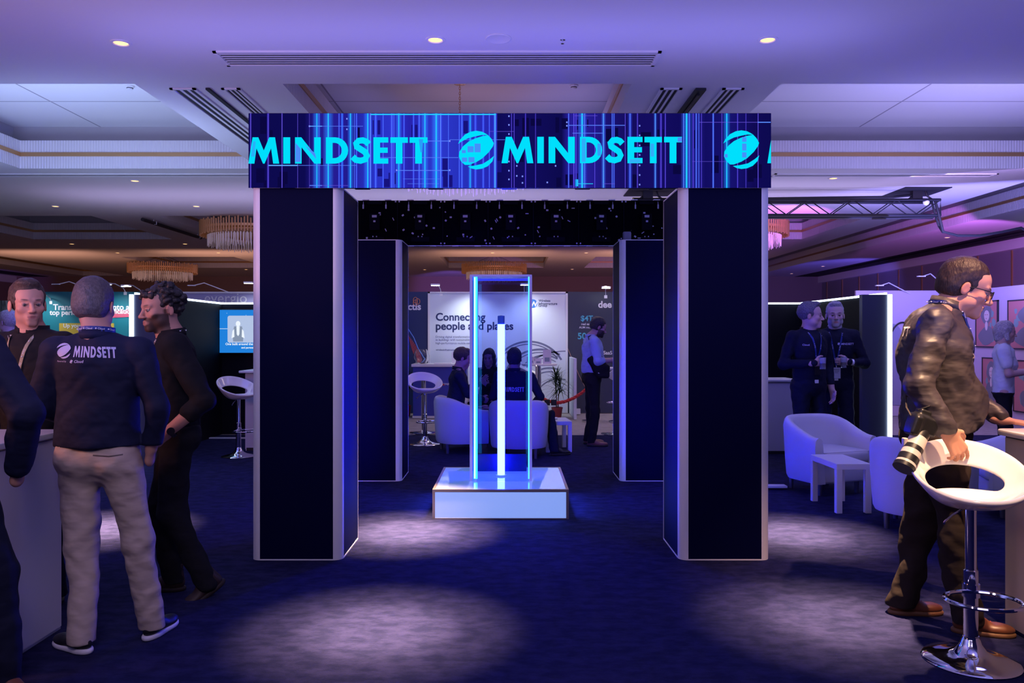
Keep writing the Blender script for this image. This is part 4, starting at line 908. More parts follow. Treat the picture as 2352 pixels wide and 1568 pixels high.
        if trousers.get('belt'):
            s = SDF(.01); zc = zt-.02; s.cone(J['pel'], J['waist'], .155*S*B, .149*S*B, .03, flat=.73, fd=fwd); s.plane((0, 0, 1), zc+.02, .002); s.plane((0, 0, -1), -(zc-.02), .002)
            mesh_obj('belt', [s.mesh(.009)], trousers['belt'], t); MB().rbox((0, .145*S*B*.76+belly+.012, zc), (.045, .012, .036), .004).build('buckle', M_alu, t)
    # ---- shoes
    if shoes:
        for i, sd in enumerate('LR'):
            A_ = J[sd+'A']; a = ft[i][0] if ft else 0; tilt = ft[i][2] if len(ft[i]) > 2 else 0
            R = np.array(Matrix.Rotation(-a, 3, 'Z') @ Matrix.Rotation(tilt, 3, 'X')); o = A_+R@np.array((0, 0, -.09*S)) ; ln = shoes.get('l', 1.0)*S
            def Q(p): return o+R@(np.array(p)*np.array((S, ln, S)))
            s = SDF(.02); s.ell(Q((0, .125, .035)), (.046*S, .085*ln, .030*S), R, .03).ell(Q((0, .0, .045)), (.036*S, .060*ln, .040*S), R, .03).cone(Q((0, .06, .055)), Q((0, -.005, .085)), .034*S, .038*S, .03)
            nn = R@np.array((0, 0, -1.)); s.plane(nn, nn@Q((0, 0, .012)), .003); top = shoes.get('top', .105); s.plane(R@np.array((0, 0, 1.)), (R@np.array((0, 0, 1.)))@Q((0, 0, top)), .004)
            if top > .12: s.p.insert(3, SDF(.03).cone(Q((0, 0, .06)), Q((0, -.005, .18)), .042*S, .048*S).p[0])
            sh = mesh_obj('shoe', [s.mesh(.006 if h <= .009 else .010)], shoes['mat'], t)
            s = SDF(.02); s.ell(Q((0, .125, .014)), (.050*S, .090*ln, .030*S), R, .03).ell(Q((0, -.002, .014)), (.040*S, .066*ln, .03*S), R, .03).cone(Q((0, .06, .014)), Q((0, .02, .014)), .034*S, .034*S, .03)
            s.plane(nn, nn@Q((0, 0, 0.0)), .002); s.plane(-nn, (-nn)@Q((0, 0, .026)), .002)
            mesh_obj('sole', [s.mesh(.006 if h <= .009 else .012)], shoes['sole'], sh)
            if shoes.get('lace') and h <= .009:
                l = MB()
                for q in range(4):
                    y_ = .045+q*.018; z_ = .092-q*.009; l.tube([Q((-.022, y_, z_-.006)), Q((0, y_+.006, z_+.004)), Q((.022, y_, z_-.006))], .0022, 5)
                l.tube([Q((0, .045, .096)), Q((.02, .035, .105)), Q((.034, .05, .085)), Q((.036, .055, .06))], .0022, 5); l.tube([Q((0, .045, .096)), Q((-.02, .035, .105)), Q((-.034, .05, .085))], .0022, 5)
                l.build('laces', shoes['lace'], sh, True)
            if sock: MB().cyl(Q((0, -.004, .085)), Q((0, -.006, .135)), .038*S, .040*S, 16).build('sock', sock, t, True)
    return t, J, so, (hc, hR, hs*S, T)
def bvh(o): me = o.data; return BVHTree.FromPolygons([v.co for v in me.vertices], [tuple(p.vertices) for p in me.polygons])
def stick(mb, surf, d, off=.002, name='print', m=None, parent=None):
    """press flat lettering onto cloth along direction d (surface-local)"""
    import bmesh
    d = Vector(d).normalized(); b = bvh(surf); out = MB(); bm = bmesh.new(); bv = [bm.verts.new(v) for v in mb.v]
    for f in mb.f:
        try: bm.faces.new([bv[i] for i in f])
        except ValueError: pass
    bmesh.ops.triangulate(bm, faces=bm.faces)
    for _ in range(3):
        le = [e for e in bm.edges if e.calc_length() > .014]
        if not le: break
        bmesh.ops.subdivide_edges(bm, edges=le, cuts=1); bmesh.ops.triangulate(bm, faces=bm.faces)
    bm.verts.index_update(); mb = MB(); mb.v = [v.co.copy() for v in bm.verts]; out.f = [tuple(v.index for v in f.verts) for f in bm.faces]; out.mi = [0]*len(out.f); bm.free()
    for v in mb.v:
        hit = b.ray_cast(Vector(v)-d*.6, d); out.v.append(tuple(hit[0]-d*off) if hit[0] is not None else v)
    return out.build(name, m, parent)
def lanyard(t, J, so, hd, m, badge=None, Rl=None, V=.30, backonly=False, w=.010, neck_r=.072, logo=None, zz=.035):
    hc, hR, HS, T = hd; nk = Vector(J['neck']); b = bvh(so); pts = []
    ch = Vector(J['chest']); fw = Vector((0, 1, 0)); n = MB()
    def surf(x, z):
        hit = b.ray_cast(Vector((x+ch.x, ch.y+.9, z)), Vector((0, -1, 0))); return (hit[0]+Vector((0, .004, 0))) if hit[0] is not None else Vector((x+ch.x, ch.y+.15, z))
    R_ = neck_r
    loop = [nk+Vector((R_*math.cos(a), R_*math.sin(a)*1.0, zz-.01*math.sin(a))) for a in [PI+PI*k/10 for k in range(11)]]
    left = loop[0]; right = loop[-1]; zb = nk.z-V
    if backonly: path = loop
    else:
        Lp = []; Rp = []
        for k in range(1, 9):
            f = k/8; x = R_*(1-f)*1.0; z = nk.z+zz-.02-(V)*f
            Lp.append(surf(-x, z)); Rp.append(surf(x, z))
        path = Lp[::-1]+loop+Rp
    side = []
    vs = []
    for i, p in enumerate(path):
        tdir = (path[min(i+1, len(path)-1)]-path[max(i-1, 0)]).normalized(); out = (p-Vector((nk.x, nk.y, p.z))); out = out.normalized() if out.length > 1e-4 else fw
        wd = tdir.cross(out).normalized()*w; vs += [p+wd+out*.003, p-wd+out*.003, p-wd+out*.001, p+wd+out*.001]
    q = len(path); fs = [(i*4+j, i*4+(j+1) % 4, (i+1)*4+(j+1) % 4, (i+1)*4+j) for i in range(q-1) for j in range(4)]
    n.add(vs, fs); o = n.build('lanyard', m, t)
    mk = MB()
    for i in range(1, q-1, 2 if h_small else 3):
        p = path[i]; tdir = (path[i+1]-path[i-1]).normalized(); out = (p-Vector((nk.x, nk.y, p.z))).normalized() if (p-Vector((nk.x, nk.y, p.z))).length > 1e-4 else fw; wd = tdir.cross(out).normalized(); c = p+out*.0045
        up_ = wd if wd.z > 0 else -wd; rt = up_.cross(out).normalized()
        if abs(up_.z) < .35: up_ = wd; rt = up_.cross(out).normalized()
        put_text(mk, 'Cloud', c-rt*.018-up_*.004, rt, up_, h=.009, bold=.01)
        mk.ball(c-tdir*.026, (.004, .004, .004), 6, 4)
    mk.build('lanyard_print', mat('print_white', (.75, .75, .82), .6), o)
    if badge:
        p = path[0] if not backonly else None; p = (path[0]+path[-1])/2; bw, bh, mt, lines = badge
        bd = MB().rbox((p.x, p.y+.012, p.z-bh/2-.02), (bw, .004, bh), .001); bo = bd.build('badge', mt, t); MB().tube([p, p+Vector((0, .01, -.02))], .004, 6).build('clip', M_alu, bo)
        if lines:
            lm = MB()
            for k in range(lines): lm.box((p.x-.004*(k % 2), p.y+.0155, p.z-.045-.016*k), (bw*(.72-.16*(k % 3)), .001, .004))
            lm.build('badge_print', mat('badge_ink', (.04, .04, .08), .6), bo)
    return o
h_small = True
# ================================================================== FURNITURE
M_fabw = mat('white_leatherette', (.66, .66, .70), .5, bump=(260, .25, .001), spec=.35)
M_plastic = mat('white_gloss_plastic', (.82, .80, .78), .12, coat=.5)
ARM = [None]
def armchair(x, y, rz, label):
    G = 'white tub armchairs'
    if ARM[0]: return dup(ARM[0], (x, y, 0), rz, label, G)
    t = thing('armchair', label, 'armchair', (x, y, 0), rz, G); ARM[0] = t; a = .37; th = .085
    path = []; n1, n2 = 6, 22
    for k in range(n1): path.append((a, .34-.34*k/n1, 1, 0))
    for k in range(n2+1):
        q = PI*k/n2; path.append((a*math.cos(q), -.30*math.sin(q), math.cos(q), -math.sin(q)))
    for k in range(1, n1+1): path.append((-a, .34*k/n1, -1, 0))
    N = len(path); prof = 14
    def fn(i, j):
        x_, y_, nx, ny = path[i]; L = math.hypot(nx, ny); nx, ny = nx/L, ny/L; f = max(0, (-y_)/.30); back = (1-math.cos(PI*min(1, max(0, (.34-y_)/.60))))/2
        h_ = .555+.165*back; bot = .125
        P0 = [(0, bot), (.012, bot+.03), (.014, .30), (.008, h_-.08), (-.002, h_-.03), (-.018, h_-.008), (-.042, h_), (-.066, h_-.008), (-.082, h_-.03), (-.086, h_-.08), (-th, .40), (-th, .30), (-th, .16), (-th, bot)]
        o_, z = P0[j]; taper = -.035*(1-min(1, (z-bot)/.5))
        return (x_+nx*(o_+taper), y_+ny*(o_+taper), z)
    vs, fs = grid(N, prof, fn); fs += [tuple(range(prof))[::-1], tuple((N-1)*prof+j for j in range(prof))]
    vs2 = fs
    o = MB().add(vs, fs+[(i*prof+prof-1, (i+1)*prof+prof-1, (i+1)*prof, i*prof) for i in range(N-1)]).build('shell', M_fabw, t, True, 60); recalc(o)
    def dshape(hw, yf, yb, z0, z1, e=.02):
        ol = [(hw, yf-.03), (hw-.03, yf), (-hw+.03, yf), (-hw, yf-.03)]+[(-hw*math.cos(PI*k/16), -yb*math.sin(PI*k/16)) for k in range(17)]
        rings = [(z0, .96), (z0+e*.4, .99), (z0+e, 1), (z1-e, 1), (z1-e*.4, .985), (z1, .94)]; vs = [(x*f, (y-.02)*f+.02, z) for z, f in rings for x, y in ol]; n = len(ol)
        return MB().add(vs, [(i*n+j, i*n+(j+1) % n, (i+1)*n+(j+1) % n, (i+1)*n+j) for i in range(5) for j in range(n)]+[tuple(range(n))[::-1], tuple(5*n+j for j in range(n))])
    recalc(dshape(.275, .335, .225, .125, .31).build('seat_base', M_fabw, t, True, 60))
    recalc(dshape(.275, .355, .225, .305, .42, .035).build('seat_cushion', M_fabw, t, True, 60))
    MB().tube([(-.27, .34, .415), (.27, .34, .415)], .004, 6).build('piping', M_fabw, t, True)
    for sx_, sy_ in ((-1, 1), (1, 1), (-1, -1), (1, -1)): MB().cyl((sx_*.22, .03+sy_*.20, 0), (sx_*.22, .03+sy_*.20, .13), .019, .024).build('leg', mat('leg_metal', (.20, .20, .26), .3, .7), t, True)
    return t
STL = [None]
def stool(x, y, rz, label, G='white swivel bar stools'):
    if STL[0]: return dup(STL[0], (x, y, 0), rz, label, G)
    t = thing('bar_stool', label, 'bar stool', (x, y, 0), rz, G); STL[0] = t; ns = 56; rs = [0, .12, .25, .38, .50, .60, .68, .78, .88, .96, 1.0]
    def zz(r, a):
        back = ((1+math.cos(a))/2)**1.15; rim = .05+.215*back; s = max(0, (r-.30)/.70); return .735+rim*(s**(1.9 if back > .3 else 2.2))
    ns = 72; th_ = math.radians(68)
    def pt(r, a):
        back = (1+math.cos(a))/2; R_ = .218+.022*back; return (R_*1.05*r*math.sin(a), -R_*r*math.cos(a)-.012*back*r, zz(r, a))
    def zone(fr, to, n):
        def fn(i, j):
            a = 2*PI*i/ns; b = a if a < PI else a-2*PI; s_ = math.sqrt(max(0, 1-(b/th_)**2)); f = j/(n-1)
            rin = .70-.13*s_**.7; rout = .70+.105*s_**.7; return pt(rin*f if fr == 0 else rout+(1.0-rout)*f, a)
        return grid(ns, n, fn, True)
    o = MB().add(*zone(0, 0, 7)).add(*zone(1, 0, 5)).build('seat', M_plastic, t, True, 180); recalc(o)
    md = o.modifiers.new('thick', 'SOLIDIFY'); md.thickness = .022; md.offset = -1; md = o.modifiers.new('sub', 'SUBSURF'); md.levels = 2; md.render_levels = 2
    MB().lathe([(.0, .71), (.075, .715), (.075, .724), (.0, .732)], 24).build('seat_plate', M_blackm, t, True)
    MB().lathe([(.024, .40), (.024, .715)], 20).build('gas_lift', M_chrome, t, True); MB().lathe([(.031, .06), (.031, .42), (.025, .425)], 24).build('column', M_chrome, t, True)
    MB().lathe([(0, .0), (.205, .0), (.207, .006), (.200, .013), (.15, .022), (.10, .035), (.065, .055), (.045, .085), (.038, .105), (.034, .11), (.034, .12), (.031, .12)], 48).build('base', M_chrome, t, True, 60)
    f = MB(); f.tube([(0, .03, .33)]+[(.155*math.sin(q), .16+.13*-math.cos(q), .33) for q in [PI*2*k/22+.18 for k in range(22)]]+[(0, .03, .33)], .0095, 8); f.lathe([(.036, .30), (.038, .30), (.038, .36), (.036, .36)], 20); f.build('footrest', M_chrome, t, True)
    MB().tube([(.03, .0, .705), (.09, .04, .68), (.13, .07, .655), (.14, .09, .65)], .005, 8).build('lever', M_chrome, t, True)
    return t
# near stool first (its back rim is on the far side)
stool(2.125, 3.68, math.radians(168), 'large white bar stool gripped by the photographer, brightly lit in the foreground')
stool(-3.40, 9.95, math.radians(-130), 'white bar stool left of the gate in front of the black booth')
stool(-1.19, 11.05, math.radians(-160), 'white bar stool left of the seated man in the lounge')
stool(.34, 14.75, math.radians(-100), 'white bar stool half hidden behind the potted plant at the high table')
stool(1.93, 14.0, math.radians(30), 'white bar stool behind the man with the sling bag')
armchair(3.04, 7.80, math.radians(-160), 'white tub armchair with its open front in view, before the two men')
armchair(3.22, 6.25, math.radians(-35), 'white tub armchair seen from its back, behind the photographer')
armchair(4.35, 6.75, math.radians(75), 'white tub armchair mostly hidden behind the standing photographer')
armchair(-.70, 10.45, math.radians(-75), 'white tub armchair under the seated young man, left of the case')
armchair(.10, 9.95, math.radians(-4), 'white tub armchair seen from behind through the glass case')
def side_table(x, y, rz, w_, d, h_, label):
    t = thing('side_table', label, 'side table', (x, y, 0), rz, 'low white side tables'); MB().rbox((0, 0, h_-.025), (w_, d, .05), .006).build('table_top', M_white, t)
    for a in (-1, 1):
        for b in (-1, 1): MB().rbox((a*(w_/2-.025), b*(d/2-.025), (h_-.05)/2), (.05, .05, h_-.05), .004).build('leg', M_white, t)
    return t
side_table(2.90, 7.02, .03, .30, .55, .42, 'low white side table between the right armchairs'); side_table(.60, 10.55, .1, .34, .5, .40, 'low white side table right of the middle armchair')
pb = MB().tube([(.48, 10.6, .405), (.62, 10.6, .41)], .05, 10, flat=.3); tag(pb.build('white_dish', M_white, None, True), 'small white dish on the side table by the middle armchair', 'dish')
lf = MB().rbox((2.60, 7.82, .03), (.20, .10, .02), .004); tag(lf.build('cable_cover', M_white), 'short white cable cover on the carpet by the right armchair', 'cable cover'); lf = None
# ------------------------------------------------------------------ counters
M_ctan = mat('cream_laminate', (.62, .52, .44), .5); M_cwh = mat('white_laminate', (.60, .58, .68), .5)
def counter(x, y, w_, d, h_, label, side_m, front_m, top_m, over=.05):
    t = thing('counter', label, 'counter', (x, y, 0)); MB().box((0, 0, (h_-.03)/2), (w_, d, h_-.03)).build('body', front_m, t)
    for s in (-1, 1): MB().box((s*(w_/2+.006), 0, (h_-.03)/2+.005), (.012, d-.03, h_-.06)).build('end_panel', side_m, t)
    MB().box((0, 0, .02), (w_-.02, d+.006, .04)).build('plinth', M_black, t)
    MB().rbox((0, 0, h_-.015), (w_+2*over, d+2*over, .03), .05, seg=6).build('worktop', top_m, t, True, 40); return t
ct = counter(3.36, 3.62, 1.6, 1.0, 1.02, 'cream counter at the right edge under the photographer hand', M_ctan, mat('navy_board', (.02, .03, .12), .6), mat('worktop_cream', (.80, .72, .62), .35), .04)
counter(-3.18, 3.78, 1.74, .62, 1.02, 'white counter among the standing men at the left edge', M_cwh, M_cwh, M_white, .03)
counter(-3.05, 10.7, .85, .5, 1.05, 'white counter behind the left bar stool beside the gate', M_cwh, M_cwh, M_white, .08)
counter(4.15-.75, 10.4, .5, .5, .95, 'white counter at the left of the two standing men', M_cwh, M_cwh, M_white, .03)
# ------------------------------------------------------------------ lounge booths (2 m black walls with led edge)
M_ledw = emis('led_edge_white', (.62, .78, 1.0), 7.0); M_bw = mat('black_wall_board', (.004, .004, .009), .6, spec=.15)
M_end = mat('dark_gloss_board', (.05, .055, .08), .35)
def booth(sg, label):
    t = thing('booth_wall', label, 'exhibition booth', (sg*4.5, 12.2, 0)); H = 1.99
    xo = sg*4.42; MB().box((xo-sg*4.5+sg*.03, -1.4, H/2), (.06, 2.8, H)).build('side_wall', M_bw, t)
    x1 = sg*(2.6 if sg < 0 else 2.55); MB().box(((x1+sg*4.5)/2-sg*4.5, .03, H/2), (abs(sg*4.5-x1), .06, H)).build('back_wall', M_bw, t)
    MB().box((xo-sg*4.5-sg*.14, -2.80, H/2), (.30, .08, H)).build('end_panel', M_end, t)
    MB().box((xo-sg*4.5+sg*.03, -2.852, H/2), (.045, .02, H)).build('led_strip', M_ledw, t)
    MB().box((xo-sg*4.5+sg*.0, -1.42, H+.012), (.022, 2.8, .024)).build('led_strip', M_ledw, t); MB().box(((x1+sg*4.5)/2-sg*4.5, -.005, H+.012), (abs(sg*4.5-x1), .022, .024)).build('led_strip', M_ledw, t)
    return t
booth(1, 'black booth wall with glowing white edge behind the two standing men'); booth(-1, 'black booth wall with glowing white edge behind the curly-haired man')
for k, (x, ln) in enumerate(((-4.05, .8),)): tag(MB().box((x, 11.7, .008), (ln, .06, .016)).build('floor_strip', M_white), 'pale strip on the carpet before the left black booth', 'strip')
# tv on the left booth
tv = thing('television', 'wall screen with a blue slide on the left black booth', 'television', (-3.97, 12.13, 1.25)); tw, thh = 1.15, .65
MB().rbox((0, 0, thh/2), (tw+.02, .05, thh+.02), .004).build('casing', M_black, tv)
def E(n, c, s=1.0): return emis(n, c, s)
MB().box((0, -.027, thh/2), (tw, .003, thh)).build('screen', E('tv_blue', (.015, .22, .72)), tv)
q = MB(); q.rbox((.03, 0, 0), (.72, .41, .004), .03); q.v = [(x, -.0295+z*.1, thh*.55+y) for x, y, z in q.v]; q.build('slide_card', E('tv_card', (.45, .55, .78)), tv)
q = MB(); X_ = -.17; q.poly([(X_-.075, -.031, .17), (X_+.075, -.031, .17), (X_+.085, -.031, .28), (X_+.06, -.031, .40), (X_-.06, -.031, .40), (X_-.085, -.031, .28)]); q.tube([(X_, -.031, .42), (X_, -.0312, .42)], .001); q.build('picture_person', E('tv_grey', (.24, .30, .42)), tv)
q = MB(); q.add([(X_+.035*math.cos(a), -.0315, .44+.042*math.sin(a)) for a in [2*PI*k/20 for k in range(20)]], [tuple(range(20))]); q.poly([(X_-.025, -.0315, .40), (X_+.025, -.0315, .40), (X_+.02, -.0315, .28), (X_, -.0315, .25), (X_-.02, -.0315, .28)])
q.poly([(X_-.10, -.0315, .22), (X_-.055, -.0315, .24), (X_-.06, -.0315, .36), (X_-.085, -.0315, .33)]); q.poly([(X_+.10, -.0315, .22), (X_+.055, -.0315, .24), (X_+.06, -.0315, .36), (X_+.085, -.0315, .33)]); q.build('picture_light', E('tv_white', (.85, .92, 1.0)), tv)
q = MB(); q.box((.20, -.031, thh*.55), (.24, .001, .30)); q.build('picture_panel', E('tv_panel', (.16, .22, .50)), tv)
q = MB(); q.box((-.43, -.029, thh*.56), (.20, .001, .006)); q.poly([(-.56, -.029, thh*.56+.03), (-.55, -.029, thh*.56+.03), (-.525, -.029, thh*.56), (-.55, -.029, thh*.56-.03), (-.56, -.029, thh*.56-.03), (-.54, -.029, thh*.56)])
put_text(q, 'One built around the needs', (-.36, -.033, .115), (1, 0, 0), (0, 0, 1), h=.036, bold=.02); put_text(q, 'and partners', (-.12, -.033, .055), (1, 0, 0), (0, 0, 1), h=.038, bold=.02)
for u, v in ((-.34, .60), (-.05, .57), (-.30, .15), (.1, .62)): q.box((u, -.029, v), (.006, .001, .006))
q.build('slide_text', E('tv_text', (.9, .97, 1.0)), tv)
# ------------------------------------------------------------------ far stands
def panel(name, label, x0, x1, y, h_, m, cat='display wall', th=.05, frame=None):
    t = thing(name, label, cat, ((x0+x1)/2, y, 0)); MB().box((0, th/2, h_/2), (x1-x0, th, h_)).build('board', m, t)
    if frame:
        f = MB()
        for s in (-1, 1): f.box((s*((x1-x0)/2-.02), th/2-.012, h_/2), (.04, th+.02, h_))
        f.box((0, th/2-.012, h_-.015), (x1-x0, th+.02, .03)); f.build('frame', frame, t)
    return t
D_ = 15.6; kp = F/D_
def X_at(u, d=D_): return (u-U0)*d/F
def Z_at(v, d=D_): return 1.5+(V0-v)*d/F
M_pw = mat('white_print', (.70, .76, .86), .55); M_ink = mat('navy_ink', (.02, .035, .12), .6); M_ink2 = mat('grey_ink', (.16, .19, .30), .6)
def wr(mb, par_x, s, u, v, h_, y=-.004, d=D_, w_=None, bold=.02):   # text with lower-left at photo pixel (u,v), cap height h_ pixels
    k = d/F; put_text(mb, s, (X_at(u, d)-par_x, y, Z_at(v, d)), (1, 0, 0), (0, 0, 1), w=w_*k if w_ else None, h=h_*k if not w_ else None, bold=bold)
# central white wall
x0, x1 = X_at(983), X_at(1304); cx = (x0+x1)/2
wp = panel('display_wall', 'white display wall reading Connecting people and places', x0, x1, D_, 2.37, M_pw, frame=M_white)
q = MB(); wr(q, cx, 'Connecting', 1001, 742, 20, w_=114, bold=.025); wr(q, cx, 'people and places', 1001, 763, 20, w_=178, bold=.025); q.build('headline', M_ink, wp)
q = MB(); wr(q, cx, 'Driving digital transformation', 1001, 777, 6, w_=80, bold=0); wr(q, cx, 'in buildings with sustainable,', 1001, 784, 6, w_=79, bold=0); wr(q, cx, 'high-performance mobile networks', 1001, 791.5, 6, w_=96, bold=0); wr(q, cx, 'wirelessinfrastructure.com', 1001, 805, 5, w_=58, bold=.02)
q.build('small_text', M_ink2, wp); q = MB(); wr(q, cx, 'Wireless', 1237, 693, 6, w_=27); wr(q, cx, 'Infrastructure', 1237, 700, 6, w_=43); wr(q, cx, 'Group', 1237, 706, 6, w_=20); q.build('company_name', M_ink, wp)
q = MB(); c = (X_at(1224)-cx, -.003, Z_at(697)); q.add([(c[0]+.085*math.cos(2*PI*k/28), c[1], c[2]+.085*math.sin(2*PI*k/28)) for k in range(28)], [tuple(range(28))]); q.build('logo_disc', mat('logo_blue', (.03, .20, .62), .5), wp)
q = MB(); wr(q, cx, 'W', 1217, 704, 12, y=-.006, bold=.04); q.build('logo_letter', M_white, wp)
q = MB()
def arc(u, v, ru, rv, a0, a1, th, n=40):
    for k in range(n):
        A, B = math.radians(a0+(a1-a0)*k/n), math.radians(a0+(a1-a0)*(k+1)/n)
        pts = []
        for a, f in ((A, 1), (B, 1), (B, 1-th), (A, 1-th)):
            uu = min(max(u+ru*f*math.cos(a), 988), 1299); vv = min(v-rv*f*math.sin(a), 935); pts.append((X_at(uu)-cx, -.003, Z_at(vv)))
        q.poly(pts)
for (u, v, ru, rv, a0, a1, th) in [(1215, 868, 88, 86, 30, 215, .05), (1215, 868, 81, 79, 35, 210, .03), (1240, 870, 82, 70, 55, 190, .06), (1240, 870, 73, 62, 55, 190, .03), (1250, 880, 62, 66, 60, 250, .05), (1250, 880, 54, 58, 60, 250, .03), (1262, 905, 62, 62, 70, 250, .06), (1262, 905, 53, 53, 80, 250, .04), (1285, 905, 50, 36, 60, 250, .06), (1300, 850, 90, 45, 60, 160, .05)]: arc(u, v, ru, rv, a0, a1, th)
q.build('ring_artwork', mat('ring_grey', (.17, .19, .30), .5), wp)
# dark walls either side
x0b, x1b = X_at(880), X_at(983); cb = (x0b+x1b)/2; lw_ = panel('display_wall', 'dark blue display wall with orange knot logo ending in ctis', x0b, x1b, D_, 2.37, mat('dark_blue_print', (.012, .03, .11), .5))
q = MB(); wr(q, cb, 'ctis', 937, 712, 13, w_=30, bold=.03); q.build('lettering', M_white, lw_); q = MB()
for k in range(3):
    c = (X_at(956)-cb, Z_at(692)); a0 = k*2.09; pts = [(c[0]+.03*math.cos(a0)+.042*math.cos(2*PI*j/18), -.006, c[1]+.03*math.sin(a0)+.055*math.sin(2*PI*j/18)) for j in range(18)]; q.tube(pts, .006, 5, closed=True)
q.build('knot_logo', mat('orange_ink', (.75, .28, .12), .5), lw_); q = MB(); random.seed(4)
for k in range(9):
    a = random.uniform(-.3, .25); q.tube([P(938+k*3, 770+k*4, D_-.003)-Vector((cb, D_, 0)), P(946+k*3, 800+k*4, D_-.003)-Vector((cb, D_, 0)), P(958+k*2, 834, D_-.003)-Vector((cb, D_, 0))], .006, 4)
q.build('red_streaks', mat('red_print', (.40, .06, .09), .5), lw_); q = MB(); q.tube([P(u, v, D_-.003)-Vector((cb, D_, 0)) for u, v in ((937, 755), (950, 775), (962, 805), (978, 828))], .012, 4); q.build('blue_streak', mat('blue_print', (.08, .22, .65), .5), lw_)
x0c, x1c = X_at(1304), X_at(1560); cc = (x0c+x1c)/2; rw = panel('display_wall', 'dark grey display wall with white dee lettering and cyan figures', x0c, x1c, D_, 2.37, mat('dark_grey_print', (.040, .046, .070), .5))
q = MB(); wr(q, cc, 'dee', 1374, 707, 15, w_=31, bold=.03); wr(q, cc, 'real estate', 1335, 746.5, 4.5, w_=30); wr(q, cc, 'AUM monitored', 1330, 754, 4.5, w_=44); wr(q, cc, 'SaaS', 1386, 814, 7, w_=20); q.build('white_text', M_white, rw)
q = MB(); wr(q, cc, '$4T', 1334, 739, 15, w_=28, bold=.02); wr(q, cc, '500', 1327, 779, 13, w_=30, bold=.02); q.build('cyan_figures', mat('cyan_ink', (.10, .50, .62), .5), rw)
q = MB(); q.tube([P(1304, 800, D_-.004)-Vector((cc, D_, 0)), P(1330, 862, D_-.004)-Vector((cc, D_, 0)), P(1352, 905, D_-.004)-Vector((cc, D_, 0))], .006, 4); q.build('light_line', mat('line_print', (.5, .32, .22), .5), rw)
sw_ = thing('display_wall', 'short white side wall at the right end of the white display wall', 'display wall', (X_at(1316, 14.9), 14.98, 0)); MB().box((0, 0, .55), (.04, 1.2, 1.1)).build('board', M_pw, sw_); MB().box((0, -.6, .55), (.05, .03, 1.1)).build('frame', M_white, sw_)
pp = MB(); pp.box((X_at(1318), 15.3, .06), (.2, .1, .1)); tag(pp.build('power_strip', M_white), 'white power box on the floor by the dark grey wall', 'power box')
# blue counter with bowl and cards
bc = thing('counter', 'blue fronted counter with a white top left of the white display wall', 'counter', (-1.30, 14.85, 0)); bw = .98
MB().box((0, 0, .49), (bw, .5, .90)).build('body', mat('blue_print2', (.035, .05, .36), .5), bc); MB().rbox((0, 0, .965), (bw+.06, .56, .05), .01).build('worktop', M_white, bc); MB().box((0, 0, .02), (bw+.02, .52, .04)).build('base_frame', M_white, bc)
q = MB(); put_text(q, 'Group', (.02, -.253, .60), (1, 0, 0), (0, 0, 1), h=.055); q.build('lettering', M_white, bc); q = MB(); put_text(q, 'View', (-.05, -.253, .20), (1, 0, 0), (0, 0, 1), h=.05); q.build('lettering', M_white, bc); q = MB(); q.poly([(-.15, -.253, .74), (-.03, -.253, .72), (.10, -.253, .60), (-.02, -.253, .60)]); q.build('red_mark', mat('red_ink', (.62, .05, .06), .5), bc)
M_glass = mat('clear_glass', (1, 1, 1), .02, trans=1, ior=1.35)
bwl = MB().lathe([(.05, .0), (.10, .02), (.145, .09), (.15, .15), (.12, .24), (.10, .27), (.095, .27), (.115, .24), (.143, .15), (.138, .09), (.09, .026), (0, .018)], 28, (-1.66, 14.8, .99)); tag(bwl.build('glass_bowl', M_glass, None, True), 'round clear glass bowl on the blue counter', 'bowl')
tb = MB().box((-1.25, 14.75, 1.00), (.32, .2, .016)); tag(tb.build('laptop', M_alu), 'closed flat laptop lying on the blue counter', 'laptop')
cdm = MB().box((-1.02, 14.85, 1.10), (.16, .01, .22), Matrix.Rotation(-.15, 3, 'X')); tag(cdm.build('card_stand', M_white), 'small white card standing on the blue counter', 'card')
# high tables
def high_table(x, y, h_, r, label):
    t = thing('high_table', label, 'high table', (x, y, 0)); MB().lathe([(0, h_-.03), (r, h_-.03), (r+.004, h_-.015), (r, h_), (0, h_)], 40).build('table_top', M_white, t, True, 50)
    MB().lathe([(.035, .02), (.035, h_-.03)], 20).build('pole', M_chrome, t, True); MB().lathe([(0, 0), (.22, 0), (.22, .012), (.05, .03), (.035, .05)], 36).build('base', M_chrome, t, True, 50); return t
high_table(.52, 14.5, 1.0, .32, 'white high table behind the glass case with leaflets on it'); high_table(1.60, 12.2, 1.02, .3, 'chrome pole table behind the man with the sling bag'); high_table(-1.35, 12.35, .90, .12, 'chrome stand with a round base left of the lounge bar stool')
for k, (x, w_, h_) in enumerate(((.36, .14, .13), (.50, .12, .10), (.66, .15, .26))):
    q = MB().box((x, 14.45, 1.0+h_/2), (w_, .012, h_), Matrix.Rotation(-.12, 3, 'X')); o = q.build('leaflet_stand', mat('leaflet_print', (.50, .45, .60), .4)); tag(o, ('small leaflet stand at the left on the high table', 'middle leaflet stand, lowest on the high table', 'tall leaflet stand at the right on the high table')[k], 'leaflet stand')
    MB().box((x, 14.438, 1.0+h_*.3), (w_*.6, .004, h_*.3), Matrix.Rotation(-.12, 3, 'X')).build('picture', M_ink2, o)
